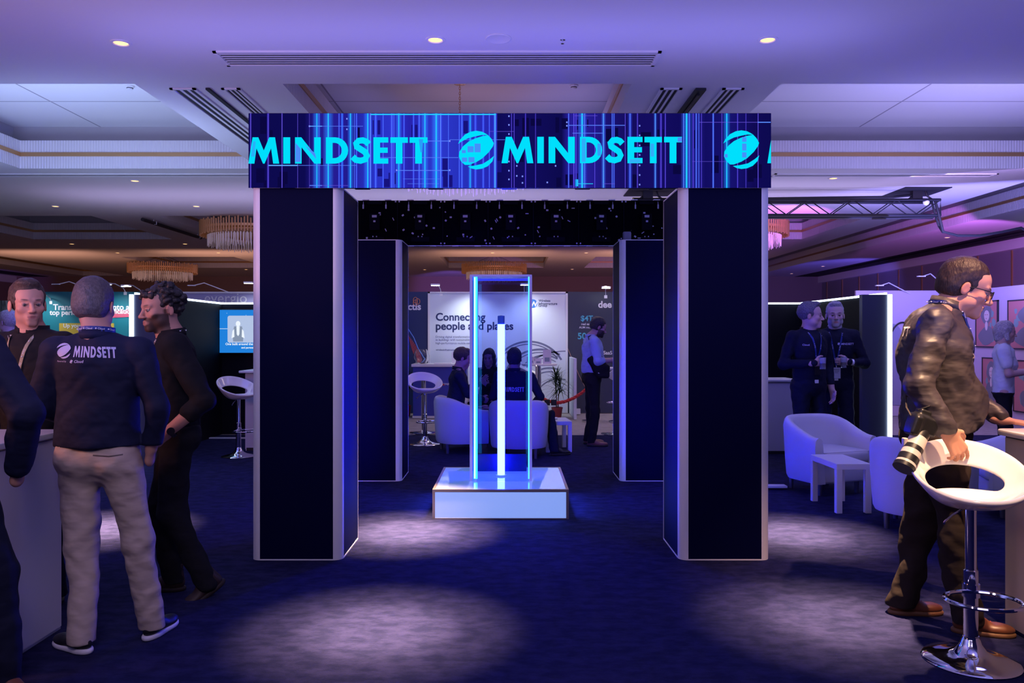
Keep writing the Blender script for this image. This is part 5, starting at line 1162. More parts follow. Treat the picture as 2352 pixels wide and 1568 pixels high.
# plant
def plant(x, y, h_, label, seed, n=46):
    r = random.Random(seed); t = thing('potted_plant', label, 'plant', (x, y, 0)); MB().lathe([(0, .004), (.075, .0), (.10, .17), (.105, .175), (.105, .20), (.093, .20), (.09, .17), (0, .165)], 28).build('pot', mat('red_pot', (.42, .05, .06), .45), t, True, 50)
    st = MB(); lv = MB()
    for k in range(3):
        a = 2.1*k; tip = Vector((.05*math.cos(a), .05*math.sin(a), h_*(.50+.08*k))); st.tube([(0.02*math.cos(a), .02*math.sin(a), .16), (tip.x*.4, tip.y*.4, h_*.33), tip], [.011, .009, .008], 8)
        for j in range(n):
            q = r.uniform(0, 2*PI); el_ = r.uniform(-.35, 1.45); L = r.uniform(.26, .44)*h_/1.05; d = Vector((math.cos(q)*math.cos(el_), math.sin(q)*math.cos(el_), math.sin(el_))); b0 = tip+Vector((0, 0, r.uniform(-.10, .10)))
            s = d.cross(Vector((0, 0, 1))).normalized()*.010; pts = []
            for i in range(6):
                f = i/5; p = b0+d*L*f+Vector((0, 0, -.16*L*f*f*2)); wd = s*(1-abs(f-.35)*1.35 if f > .35 else .5+f*1.4); pts.append((p-wd, p+wd, p+Vector((0, 0, .003))))
            vs = [v for q3 in pts for v in q3[:2]]; lv.add(vs, [(2*i, 2*i+1, 2*i+3, 2*i+2) for i in range(5)])
    st.build('stems', mat('plant_stem', (.10, .07, .04), .8), t, True); lv.build('leaves', mat('plant_leaf', (.012, .045, .015), .45), t, True); return t
plant(.85, 14.62, 1.08, 'dracaena with spiky leaves in a red pot before the white wall', 3); plant(-1.97, 15.0, 1.15, 'dark spiky plant half hidden at the left edge of the gate opening', 8)
# rope barrier
rp = thing('rope_barrier', 'red twisted rope barrier hanging in front of the white display wall', 'rope barrier', (.8, 14.1, 0)); pts = [P(u, v, 14.1)-Vector((.8, 14.1, 0)) for u, v in ((1236, 905), (1247, 915), (1262, 922), (1280, 925), (1298, 922), (1318, 914), (1335, 903), (1352, 888))]
q = MB()
for s in (0, 2.1, 4.2):
    L = []
    for i in range(len(pts)-1):
        for j in range(8): f = j/8; p = pts[i].lerp(pts[i+1], f); a = s+(i*8+j)*.7; L.append(p+Vector((0, math.cos(a), math.sin(a)))*.014)
    q.tube(L, .018, 6)
q.build('rope', mat('red_rope', (.55, .03, .03), .7), rp, True)
for u in (1257, 1272): MB().rbox(P(u, 924, 14.05)-Vector((.8, 14.1, 0)), (.095, .08, .10), .01).build('rope_end', M_black, rp)
for u in (1232, 1356): MB().lathe([(0, 0), (.15, 0), (.15, .015), (.02, .03), (.02, .95), (.03, .97), (0, 1.0)], 20, P(u, 800, 14.1)*Vector((1, 1, 0))[0] if False else Vector((X_at(u, 14.1)-.8, 0, 0))).build('post', M_chrome, rp, True, 50)
# left far stands
xa, xb = X_at(96), X_at(338); cx2 = (xa+xb)/2; M_teal = mat('teal_print', (.012, .19, .24), .5)
tp = panel('display_wall', 'teal display wall with white lettering behind the three men', xa, xb, D_, 2.37, M_teal)
q = MB(); wr(q, cx2, 'Transform talent into a', 122, 712, 11, w_=176, bold=.03); wr(q, cx2, 'top performer with', 114, 727, 12, w_=128, bold=.03); wr(q, cx2, 'gamification', 232, 724, 10, y=-.01, w_=76, bold=.03); q.build('headline', M_white, tp)
q = MB(); q.poly([P(226, 731, D_-.006)-Vector((cx2, D_, 0)), P(312, 727, D_-.006)-Vector((cx2, D_, 0)), P(311, 711, D_-.006)-Vector((cx2, D_, 0)), P(226, 713, D_-.006)-Vector((cx2, D_, 0))]); q.build('pink_band', mat('pink_print', (.62, .10, .17), .5), tp)
q = MB(); q.poly([P(136, 780, D_-.004)-Vector((cx2, D_, 0)), P(262, 780, D_-.004)-Vector((cx2, D_, 0)), P(262, 742, D_-.004)-Vector((cx2, D_, 0)), P(136, 742, D_-.004)-Vector((cx2, D_, 0))]); q.build('yellow_picture', mat('yellow_print', (.55, .38, .05), .5), tp)
q = MB(); wr(q, cx2, 'Up your L&D game', 146, 755, 7, y=-.008, w_=100); q.build('picture_text', M_white, tp)
m, nt, b = node_mat('streaked_print'); tc = nt.nodes.new('ShaderNodeTexCoord'); mp = nt.nodes.new('ShaderNodeMapping'); mp.inputs['Scale'].default_value = (9, 1, 1.2); n = nt.nodes.new('ShaderNodeTexNoise'); n.inputs['Scale'].default_value = 2.2; n.inputs['Detail'].default_value = 6; r = nt.nodes.new('ShaderNodeValToRGB'); r.color_ramp.elements[0].color = (.10, .14, .11, 1); r.color_ramp.elements[1].color = (.62, .72, .60, 1); r.color_ramp.elements[0].position = .4; r.color_ramp.elements[1].position = .62
nt.links.new(tc.outputs['Object'], mp.inputs[0]); nt.links.new(mp.outputs[0], n.inputs['Vector']); nt.links.new(n.outputs[0], r.inputs[0]); nt.links.new(r.outputs[0], b.inputs['Base Color'])
panel('display_wall', 'pale green streaked display wall at the far left edge', X_at(-60), X_at(95), D_, 2.2, m)
xe, xf = X_at(339), X_at(640); cx3 = (xe+xf)/2; ev = panel('display_wall', 'lavender sign wall lettered evergio above the left black booth', xe, xf, D_, 2.37, mat('lavender_print', (.36, .34, .56), .5), frame=M_white); q = MB(); wr(q, cx3, 'evergio', 470, 697+6, 19, w_=97, bold=.0); q.build('lettering', M_white, ev)
# right side stands
M_pk = mat('pinkish_board', (.62, .50, .62), .5)
wr1 = panel('display_wall', 'pale pink display wall behind the glowing booth edge at right', X_at(1966, 15.0), 8.55, 15.0, 2.36, M_pk, frame=None)
q = MB().tube([P(2022+32*math.cos(a), 800-60*math.sin(a)-(0), 14.98)-Vector(wr1.location) for a in [PI*k/24 for k in range(25)]]+[P(1990, 930, 14.98)-Vector(wr1.location)], .015, 6); q.v = [(x+.42, y, z) for x, y, z in q.v]; q.build('arch_outline', M_black, wr1, True)
q = MB(); vs = [P(2050+29*math.cos(a), 800-57*math.sin(a), 14.99)-Vector(wr1.location) for a in [PI*k/24 for k in range(25)]]+[P(2021, 930, 14.99)-Vector(wr1.location), P(2079, 930, 14.99)-Vector(wr1.location)]; q.add(vs, [tuple(range(len(vs)))]); q.build('arch_panel', mat('grey_mirror', (.34, .32, .48), .25), wr1)
sw2 = thing('display_wall', 'pale pink side wall hung with framed portraits at the right edge', 'display wall', (8.6, 11.6, 0)); MB().box((.03, 0, 1.18), (.06, 6.9, 2.37)).build('board', M_pk, sw2)
M_fr = mat('frame_black', (.02, .02, .02), .4); M_artbg = mat('art_salmon', (.55, .20, .20), .5); M_artw = mat('art_grey', (.20, .20, .22), .5); M_artp = mat('art_pale', (.75, .62, .58), .5); M_artg = mat('art_mint', (.22, .36, .34), .5)
def art(y0, y1, z0, z1, seed, label):
    t = thing('framed_print', label, 'picture', (8.585, (y0+y1)/2, z0)); w_, h_ = y1-y0, z1-z0; f = MB()
    for s in (-1, 1): f.box((0, s*(w_/2-.01), h_/2), (.03, .02, h_))
    f.box((0, 0, .01), (.03, w_, .02)); f.box((0, 0, h_-.01), (.03, w_, .02)); f.build('frame', M_fr, t); MB().box((0, 0, h_/2), (.012, w_-.03, h_-.03)).build('print_ground', M_artbg, t)
    r = random.Random(seed); g1 = MB(); g2 = MB(); g3 = MB()
    def blob(mb, cy, cz, ry, rz_, x_, ph=0, n=22, wob=.12):
        mb.add([(x_, cy+ry*math.cos(2*PI*k/n)*(1+wob*math.sin(3*2*PI*k/n+ph)), cz+rz_*math.sin(2*PI*k/n)*(1+wob*math.cos(2*2*PI*k/n+ph))) for k in range(n)], [tuple(range(n))])
    for k in range(9): blob(g3, r.uniform(-.34, .34)*w_, r.uniform(.2, .8)*h_, r.uniform(.03, .09)*w_, r.uniform(.05, .16)*h_, -.0075-.0001*k, k)
    blob(g1, 0, h_*.70, w_*.24, h_*.20, -.009, seed); blob(g1, 0, h_*.25, w_*.34, h_*.195, -.009, seed+1); blob(g2, -.01, h_*.68, w_*.12, h_*.12, -.010, 0, wob=.02); blob(g2, 0, h_*.46, w_*.06, h_*.1, -.010, 0, wob=.02)
    g1.build('dark_figure', M_artw, t); g2.build('pale_face', M_artp, t); g3.build('mint_shapes', M_artg, t); fe = MB()
    for s in (-1, 1): fe.box((-.0108, s*w_*.045, h_*.70), (.0005, w_*.045, h_*.012))
    fe.box((-.0108, 0, h_*.62), (.0005, w_*.04, h_*.012)); fe.build('drawn_features', mat('print_red', (.4, .06, .06), .5), t)
    return t
art(14.03, 14.70, 1.30, 2.14, 1, 'framed portrait print, nearest to the photographer face'); art(12.6, 13.75, 1.28, 2.12, 2, 'large framed portrait print above the woman in white'); art(13.95, 14.5, .30, 1.12, 3, 'framed portrait print low on the wall left of the woman'); art(12.6, 13.6, .22, 1.10, 4, 'framed colourful print low on the wall behind the woman'); art(11.2, 12.3, 1.28, 2.12, 5, 'framed print beside the large one at the right edge')
tbx = thing('demo_table', 'white high demo table in front of the woman in white', 'table', (6.6, 9.2, 0)); MB().rbox((0, 0, 1.0), (.9, .6, .04), .03).build('table_top', M_white, tbx)
for a in (-1, 1):
    for b in (-1, 1): MB().cyl((a*.38, b*.24, 0), (a*.38, b*.24, .98), .016).build('leg', M_chrome, tbx, True)
tag(MB().tube([(6.20, 9.1, 1.03), (6.22, 9.1, 1.06), (6.28, 9.1, 1.20), (6.40, 9.1, 1.22)], .02, 8).build('tabletop_device', M_black, None, True), 'small black device standing on the white demo table', 'device')
# booth arm lights
M_spot = emis('led_flood', (.85, .95, 1.0), 22); SPG = 'arm spotlights on the stands'
SP0 = [None]
def arm_light(u, v, d, label, wh=.12, dx=.0, e=None, emit=True):
    p = P(u, v, d)
    if SP0[0]: return dup(SP0[0], p, dx, label, SPG)
    t = thing('arm_spotlight', label, 'spotlight', p, dx, SPG); SP0[0] = t
    MB().rbox((0, 0, .012), (.17, .10, .03), .01).build('lamp_head', M_alu, t); MB().rbox((0, -.005, -.006), (.15, .085, .008), .01).build('lamp_lens', M_spot, t)
    MB().tube([(0, .05, .02), (.02, .25, .03), (.05, .50, -.04), (.06, .56, -.12)], .008, 6).build('arm', M_alu, t, True); MB().box((.06, .57, -.14), (.06, .05, .06)).build('clamp', M_alu, t); return t
for u, v, d, lab, r in [(245, 653, 15.05, 'arm spotlight shining above the grey-haired man head', -.05), (290, 657, 15.05, 'arm spotlight shining just right of the grey-haired man head', .05), (85, 675, 15.05, 'arm spotlight at the left edge over the streaked wall', .2), (571, 650, 15.05, 'arm spotlight touching the left pillar edge over the lavender sign', 0), (1000, 655, 15.05, 'arm spotlight left of the acrylic case over the dark blue wall', 0),
                        (1205, 654, 15.05, 'bright arm spotlight seen through the top of the acrylic case', .1), (1392, 661, 15.05, 'arm spotlight over the dark grey wall by the right rear pillar', 0)]: arm_light(u, v, d, lab, dx=r)
def dark_arm(u, v, d, sgn, label, drop=.17):
    t = thing('arm_lamp', label, 'spotlight', P(u, v, d), 0, 'slim arm lamps'); MB().tube([(0, 0, 0), (.16*sgn, .06, .05), (.70*sgn, .25, -drop)], .010, 6).build('arm', M_alu, t, True); MB().box((-.05*sgn, -.02, -.005), (.14, .06, .018)).build('lamp_head', M_alu, t)
dark_arm(2025, 655, 14.78, 1, 'slim arm lamp on the pink wall right of the black booth'); dark_arm(2121, 634, 14.78, 1, 'slim arm lamp just left of the photographer head', .30); dark_arm(447, 655, 15.38, 1, 'slim arm lamp over the lavender sign wall'); dark_arm(136, 652, 15.38, 1, 'slim arm lamp between the two left heads')
for u, w0, e in ((245, 0, 60), (290, 0, 40), (560, 0, 30), (1080, 0, 48), (1215, 0, 48), (1392, 0, 28), (60, 0, 50)):
    p = P(u, 655, 15.0); light('SPOT', 'stand_spot', p, (p.x, 15.6, 1.2), e, (.86, .93, 1.0), .04, 110, 1.0)
light('SPOT', 'stand_spot', (8.0, 14.2, 2.7), (12.5, 16.5, 2.6), 160, (.7, .85, 1.0), .05, 60, 1.0)
# ================================================================== PEOPLE
F_navy = fabric('navy_cotton', (.010, .013, .045), .75); F_navy2 = fabric('dark_navy_twill', (.007, .009, .028), .8); F_black = fabric('black_cotton', (.010, .010, .014), .85)
F_beige = fabric('beige_chino', (.50, .41, .36), .85, 700, .35, .8); F_jack = mat('grey_shell_jacket', (.050, .040, .045), .46, bdet=1.5, bump=(11, .35, .02, (1, 1, 2.8)), spec=.5); F_brown = fabric('brown_trouser', (.024, .016, .015), .85)
F_lblue = fabric('light_blue_shirt', (.34, .42, .72), .75); F_white = fabric('white_cotton', (.68, .70, .80), .8)
M_print = mat('shirt_print', (.52, .50, .80), .6); M_lan = mat('lanyard_blue', (.012, .03, .22), .5)
HB = dict(name='brown', col=(.045, .024, .016)); HG = dict(name='grey_brown', col=(.060, .045, .048), t=.008, full=True, low=.072, rough=.7)
SOLE_B = mat('sole_black', (.01, .01, .01), .6); SOLE_W = mat('sole_white', (.72, .70, .78), .5); SH_B = mat('shoe_black', (.008, .008, .010), .45); SH_BR = mat('shoe_brown', (.16, .05, .025), .35)
def sh(m, **k): return dict(mat=m, **k)
# man with his back to the camera (pale trousers)
h_small = True
t, J, so, hd = person('person in navy shirt and beige trousers standing with back to camera', -1.985, 3.84, math.radians(3), H=1.765, h=.0085, hs=1.02, tone=(.50, .26, .20),
    pose=dict(LE=(-.262, -.02, 1.17), LW=(-.17, .20, 1.06), RE=(.285, -.03, 1.16), RW=(.235, .03, .955), RK=(.155, .07, .50), RA=(.205, .12, .09), LK=(-.085, .03, .50), LA=(-.055, -.05, .09), head=(-.035, .035, 1.645), feet=((-1.0, 1), (.18, 1)), kneew=1.04),
    head=(.0, -.12, 0), hair=dict(HG, rough=.5), build=1.06, shirt=sh(F_navy, wide=1.10, hipw=1.13, name='shirt', arm=1.10, dp=.74), hem=.985, sleeves=(1.0, .98), trousers=dict(mat=F_beige, w=1.02, top=-.03), shoes=dict(mat=SH_B, sole=SOLE_W), sock=mat('sock_white', (.7, .68, .75), .8), hands=dict(R='pocket', L=dict(curl=.8, n=(1, 0, -.3), th=(0, 0, 1))))
q = MB(); put_logo(q, (-.118, -.6, 1.432), (1, 0, 0), (-.12, 0, 1), .036); put_word(q, (-.065, -.6, 1.403), (1, 0, -.03), (-.15, 0, 1), .190, .052); stick(q, so, (0, 1, 0), .003, 'shirt_print', M_print, so)
q = MB(); put_text(q, 'Powered by', (-.148, -.6, 1.377), (1, 0, 0), (0, 0, 1), h=.010, bold=0); stick(q, so, (0, 1, 0), .003, 'small_print', M_print, so); q = MB(); put_text(q, 'Cloud', (-.053, -.6, 1.376), (1, 0, 0), (0, 0, 1), h=.013, bold=.02); put_logo(q, (-.068, -.6, 1.382), (1, 0, 0), (0, 0, 1), .008); stick(q, so, (0, 1, 0), .003, 'small_print', M_print, so)
lanyard(t, J, so, hd, M_lan, backonly=True, neck_r=.080, w=.012, zz=.045)
q = MB().add([(.095+.045*a, -.150, .925+.010*b) for a, b in ((-1, -.2), (-.2, -.6), (.5, -.8), (1, -.5), (1, .1), (.4, .9), (0, .3), (-.6, .2))], [tuple(range(8))]); 
pk = MB(); pk.tube([(.03, -.6, .945), (.10, -.6, .938), (.155, -.6, .944)], .0035, 6); trs = [c for c in bpy.data.objects if c.parent == t and c.name.startswith('trousers')][0]; stick(pk, trs, (0, 1, 0), .001, 'pocket_edge', mat('beige_dark', (.20, .16, .16), .9), trs)
# far left man, cropped
t, J, so, hd = person('person in dark navy jacket cropped by the left edge of the photo', -2.35, 3.28, math.radians(-6), H=1.80, h=.012, tone=(.50, .26, .20), pose=dict(RE=(.405, -.03, 1.19), RW=(.31, .05, .96), RA=(.26, .04, .09), RK=(.22, .05, .5), LE=(-.28, 0, 1.16), feet=((-.2, 1), (1.9, 1))),
    hair=dict(HB), build=1.08, shirt=sh(F_navy, wide=1.12, arm=1.2, name='jacket'), hem=.88, trousers=dict(mat=F_navy2, w=1.05), shoes=dict(mat=SH_BR, sole=SOLE_B), hands=dict(R='pocket', L=dict(curl=.4)), eyes=False)
# man facing camera between them
t, J, so, hd = person('person with short brown hair facing the camera over the navy shoulders', -2.68, 4.45, math.radians(178), H=1.80, h=.0085, hs=1.03, tone=(.62, .32, .23), head=(math.radians(44), -.02, .03), hair=dict(HB, quiff=True, fore=-.004, t=.009, qx=0.01, rough=.8), beard=(.22, (.20, .10, .07), 0), lip=(.33, .10, .09), thin=.93, jaw=.72,
    build=1.0, shirt=sh(fabric('charcoal_jacket', (.012, .011, .014), .75), name='jacket', col=1.05), hem=.90, trousers=dict(mat=F_navy2), shoes=dict(mat=SH_B, sole=SOLE_B), pose=dict(look=.25))
lanyard(t, J, so, hd, mat('lanyard_cream', (.45, .36, .22), .6), neck_r=.070, w=.008)
# curly-haired bearded man
t, J, so, hd = person('person with curly dark hair and beard in black, hand in pocket', -1.93, 4.62, math.radians(112), H=1.79, h=.0085, hs=1.07, tone=(.52, .27, .20), head=(math.radians(24), -.10, 0), hair=dict(name='black_curls', col=(.010, .007, .007), curly=True, t=.006, rough=1.2, low=.06), beard=(.92, (.035, .02, .016), .0), lip=(.40, .17, .15),
    lean=.05, pose=dict(LE=(-.27, -.14, 1.14), LW=(-.25, .06, .965), LA=(-.08, -.16, .11), LK=(-.10, .03, .50), RA=(.10, .02, .09), RK=(.11, .10, .50), head=(0, .085, 1.655), neck=(0, .035, 1.49), feet=((-.2, 1, -.55), (.3, 1)), look=-.1), build=1.02, shirt=sh(F_black, name='shirt', wide=1.03, arm=1.12), hem=.93, sleeves=(.36, .36),
    trousers=dict(mat=F_black, w=1.0), shoes=dict(mat=mat('boot_dark', (.035, .018, .014), .6), sole=mat('sole_dark', (.02, .012, .01), .7), top=.16), hands=dict(L='pocket', R=dict(curl=.5)))
W_ = Vector(J['LW'])-Vector((0.0, .028, -.012)); dd = (Vector(J['LW'])-Vector(J['LE'])).normalized(); MB().tube([W_-dd*.012, W_+dd*.012], .036, 20, cap=False).build('watch_strap', M_black, t, True); MB().cyl(W_+Vector((-.036, 0, .006)), W_+Vector((-.046, 0, .006)), .021, seg=20).build('watch_face', M_blackm, t, True)
lanyard(t, J, so, hd, mat('lanyard_black', (.01, .012, .04), .5), neck_r=.074, w=.008, V=.26)
# photographer
t, J, so, hd = person('person with glasses in a dark jacket leaning on the right counter', 2.225, 4.17, math.radians(-98), H=1.86, h=.0085, hs=1.10, tone=(.60, .30, .20), lean=.07, head=(-.20, -.34, 0), jaw=1.25, nose=1.05, lip=(.42, .18, .15),
    hair=dict(name='slick_brown', col=(.022, .010, .006), t=.008, full=True, low=.062, rough=.6, bs=25), build=1.12, belly=.045, shirt=sh(F_jack, name='jacket', wide=1.13, arm=1.16, dp=.78, hipw=1.0, col=1.02), hem=.965,
    pose=dict(RS=(.235, -.09, 1.56), LS=(-.215, .01, 1.56), RE=(.315, -.19, 1.26), RW=(.365, -.085, 1.05), LE=(-.25, .24, 1.21), LW=(-.12, .37, 1.055), head=(0, .140, 1.748), neck=(0, .05, 1.635), chest=(0, -.01, 1.39), RA=(.12, .10, .09), RK=(.12, .045, .50), LA=(-.13, -.13, .09), LK=(-.13, -.02, .5), feet=((-.1, 1), (.15, 1))), sleeves=(.90, .90),
    trousers=dict(mat=F_brown, w=1.12, top=-.02), shoes=dict(mat=mat('shoe_tan', (.14, .045, .02), .4), sole=mat('sole_tan', (.16, .07, .03), .6), lace=mat('lace_red', (.35, .05, .04), .7)),
    hands=dict(R=dict(f=(-.12, .50, -.80), n=(-1, -.1, -.25), th=(0, 1, .4), curl=.4, per=(.5, .45, .4, .25), ti=.9, sz=1.12), L=dict(f=(.1, 1, -.10), n=(0, 0, -1), th=(1, 0, 0), curl=.10, ti=.1)), fold=1.8)
E_ = Vector(J['RE']); W_ = Vector(J['RW']); d_ = (W_-E_).normalized(); cf_ = MB().tube([W_-d_*.11, W_-d_*.10, W_-d_*.035, W_-d_*.028], [.042, .0485, .047, .043], 24, cap=False).build('cuff', F_jack, t, True); sd_ = cf_.modifiers.new('thick', 'SOLIDIFY'); sd_.thickness = .004
hc, hR, HS, T = hd
gl = MB(); 
for sg in (-1, 1):
    pts = [T((sg*(.033+.024*math.copysign(abs(math.cos(a))**.6, math.cos(a))), .113-.006*(math.cos(a)*sg*0+abs(.033+.024*math.cos(a))/.057), .0+.0165*math.copysign(abs(math.sin(a))**.6, math.sin(a)))) for a in [2*PI*k/20 for k in range(20)]]
    gl.tube(pts, .0026, 6, closed=True); gl.tube([T((sg*.057, .106, .008)), T((sg*.074, .085, .010)), T((sg*.083, .02, .008)), T((sg*.082, -.015, -.004))], .0026, 6)
gl.tube([T((-.010, .113, .004)), T((0, .118, .006)), T((.010, .113, .004))], .0024, 6); gl.build('glasses', mat('glasses_black', (.008, .007, .007), .2), t, True)
ln = MB()
for sg in (-1, 1): vs = [T((sg*(.033+.022*math.cos(a)), .110, .0155*math.sin(a))) for a in [2*PI*k/20 for k in range(20)]]; ln.add(vs, [tuple(range(20))])
ln.build('lenses', M_acr, t)
lanyard(t, J, so, hd, M_lan, badge=(.085, .15, mat('badge_white', (.72, .68, .66), .4), 5), neck_r=.079, w=.010, V=.36)
q = MB(); put_text(q, 'TT', (.02, 0, 0), (1, 0, 0), (0, 0, 1), h=.05); q.v = [(x-.02+.02, -.7, z+1.50) for x, y, z in q.v]; stick(q, so, (0, 1, 0), .003, 'jacket_print', mat('print_silver', (.7, .6, .58), .5), so)
q = MB(); put_logo(q, (.16, .7, 1.40), (-1, 0, 0), (0, 0, 1), .017); put_text(q, 'Cloud', (.135, .7, 1.388), (-1, 0, 0), (0, 0, 1), h=.024); stick(q, so, (0, -1, 0), .003, 'chest_logo', mat('print_silver', (.7, .6, .58), .5), so)
# two men with drinks
GL = mat('drink_glass', (.8, .85, 1), .05, trans=.85, ior=1.3)
hs_ = dict(sleeves=(1, 1), shoes=dict(mat=SH_B, sole=SOLE_B))
t, J, so, hd = person('person with greying hair turning his head to his companion, drink in hand', 3.20, 8.55, math.radians(196), H=1.845, h=.011, hs=1.08, tone=(.55, .36, .36), head=(math.radians(52), 0, 0), hair=dict(name='dark_grey', col=(.09, .085, .11), quiff=True, t=.007, fore=-.004), build=1.02,
    shirt=sh(F_navy2, wide=1.08), hem=.95, trousers=dict(mat=F_navy2, belt=SH_B), pose=dict(RE=(.30, -.03, 1.20), RW=(.10, .22, 1.22), LE=(-.28, -.06, 1.17), LW=(-.25, .05, .93)), hands=dict(R=dict(f=(-1, .25, .1), n=(-.1, -1, 0), th=(0, 0, 1), curl=.8)), **hs_)
q = MB(); put_text(q, 'Cloud', (.15, .6, 1.40), (-1, 0, 0), (0, 0, 1), h=.019); stick(q, so, (0, -1, 0), .003, 'chest_logo', M_print, so); h_small = False; lanyard(t, J, so, hd, M_lan, badge=(.08, .11, M_black, 0), w=.009, V=.34)
def drink(J, sgn, t, X, Y, rz, label, dx=(0, 0, 0)):
    w_ = Matrix.Rotation(rz, 3, 'Z') @ Vector(J)+Vector((X, Y, 0))+Vector(dx); o = MB().lathe([(.0, -.06), (.028, -.06), (.034, .06), (.031, .06), (.026, -.052), (0, -.052)], 20, w_).build('drinking_glass', GL, None, True); tag(o, label, 'drinking glass'); MB().lathe([(0, -.05), (.026, -.05), (.029, .0), (0, .0)], 16, w_).build('drink', mat('cola', (.03, .012, .01), .1), o, True)
drink(J['RW'], 1, t, 3.20, 8.55, math.radians(196), 'glass held by the man turning his head', (.07, -.05, .0))
t, J, so, hd = person('person with white beard in navy shirt facing the camera, drink in hand', 3.62, 8.90, math.radians(164), H=1.86, h=.011, hs=1.08, tone=(.56, .38, .40), head=(.0, 0, 0), hair=dict(name='light_grey', col=(.30, .29, .34), quiff=True, t=.007, fore=-.004), beard=(.85, (.42, .40, .46), .006), build=1.02,
    shirt=sh(F_navy2, wide=1.08), hem=.95, trousers=dict(mat=F_navy2, belt=SH_B), pose=dict(LE=(-.31, -.02, 1.20), LW=(-.12, .23, 1.22), RE=(.29, -.05, 1.19), RW=(.24, .05, .98)), hands=dict(L=dict(f=(1, .25, .05), n=(.1, -1, 0), th=(0, 0, 1), curl=.8)), **hs_)
q = MB(); put_text(q, 'MINDSETT', (-.05, .6, 1.405), (-1, 0, 0), (0, 0, 1), h=.022); put_logo(q, (-.025, .6, 1.417), (-1, 0, 0), (0, 0, 1), .014); stick(q, so, (0, -1, 0), .003, 'chest_logo', M_print, so); lanyard(t, J, so, hd, M_lan, badge=(.085, .12, mat('badge_pale', (.62, .62, .75), .5), 3), w=.009, V=.40)
W_ = Vector(J['LW']); MB().tube([W_+Vector((-.045, -.006, 0)), W_+Vector((-.025, 0, 0))], .031, 16, cap=False).build('watch', M_alu, t, True)
drink(J['LW'], 1, t, 3.62, 8.90, math.radians(164), 'glass held by the bearded man in navy', (-.08, -.05, .0))
# woman in white tee
t, J, so, hd = person('person with grey bob in a white tee shirt at the demo table', 5.72, 9.25, math.radians(-118), H=1.66, h=.011, hs=1.0, womans=True, tone=(.55, .34, .32), head=(0, -.1, 0), hair=dict(name='silver_bob', col=(.30, .27, .30), t=.014, full=True, long=.075, low=.3), build=.95, shirt=sh(F_white, wide=1.08, arm=1.1, name='tee_shirt'), hem=.86, sleeves=(.01, .01), collar=False,
    trousers=dict(mat=F_black, w=1.0), shoes=dict(mat=SH_B, sole=SOLE_B), pose=dict(RE=(.20, .04, 1.07), RW=(.10, .28, 1.10), LE=(-.20, .04, 1.07), LW=(-.08, .28, 1.10)), hands=dict(R=dict(curl=.6, n=(-.4, 0, -.6), th=(-1, 0, 0)), L=dict(curl=.6, n=(.4, 0, -.6), th=(1, 0, 0))), eyes=False)
# lounge
t, J, so, hd = person('person in navy shirt sitting sideways in the left lounge armchair', -.74, 10.43, math.radians(-82), H=1.78, h=.011, hs=1.04, sit=.40, tone=(.45, .22, .28), head=(0, -.22, 0), hair=dict(name='auburn', col=(.05, .022, .03), quiff=True, t=.011, fore=-.004), build=1.0, shirt=sh(F_navy), sleeves=(1, 1), trousers=dict(mat=F_navy2), shoes=dict(mat=SH_B, sole=SOLE_B), lean=.12,
    pose=dict(RE=(.24, .16, .76), RW=(.08, .36, .68), LE=(-.24, .16, .76), LW=(-.08, .36, .68)), hands=dict(R=dict(curl=.7), L=dict(curl=.7)), eyes=False)
t, J, so, hd = person('person in navy shirt with MINDSETT on the back seen through the acrylic case', .045, 9.98, math.radians(-6), H=1.78, h=.011, hs=1.03, sit=.40, tone=(.35, .2, .25), hair=dict(name='black_short', col=(.012, .010, .02), full=True, t=.010, low=.075), build=1.04, shirt=sh(F_navy, wide=1.03), sleeves=(1, 1), trousers=dict(mat=F_navy2), shoes=dict(mat=SH_B, sole=SOLE_B),
    pose=dict(RE=(.32, .10, .74), RW=(.22, .34, .62), LE=(-.28, .10, .74), LW=(-.18, .34, .62), RK=(.42, .30, .50), RA=(.50, .12, .09), feet=((-.2, 1), (1.2, 1))), hands=dict(R=dict(curl=.7), L=dict(curl=.7)), eyes=False)
q = MB(); put_word(q, (-.13, -.6, .812), (1, 0, 0), (0, 0, 1), .26, .058); stick(q, so, (0, 1, 0), .003, 'shirt_print', M_print, so)
t, J, so, hd = person('person with long dark hair sitting behind the acrylic case, hands together', -.31, 11.55, math.radians(168), H=1.66, h=.011, sit=.42, womans=True, tone=(.38, .20, .24), head=(.0, -.12, 0), hair=dict(name='dark_long', col=(.014, .010, .018), t=.014, full=True, long=.20, low=.3), build=.95, shirt=sh(F_black), sleeves=(1, 1), trousers=dict(mat=F_black), shoes=dict(mat=SH_B, sole=SOLE_B),
    pose=dict(RE=(.24, .10, .76), RW=(.06, .26, .84), LE=(-.24, .10, .76), LW=(-.05, .26, .80)), hands=dict(R=dict(f=(-.6, .3, .6), n=(0, -1, 0), th=(0, 0, 1), curl=.5), L=dict(f=(.6, .3, .5), n=(0, -1, 0), th=(0, 0, 1), curl=.5)))
armchair(-.31, 11.62, math.radians(172), 'white tub armchair holding the long-haired person, farthest in the lounge')
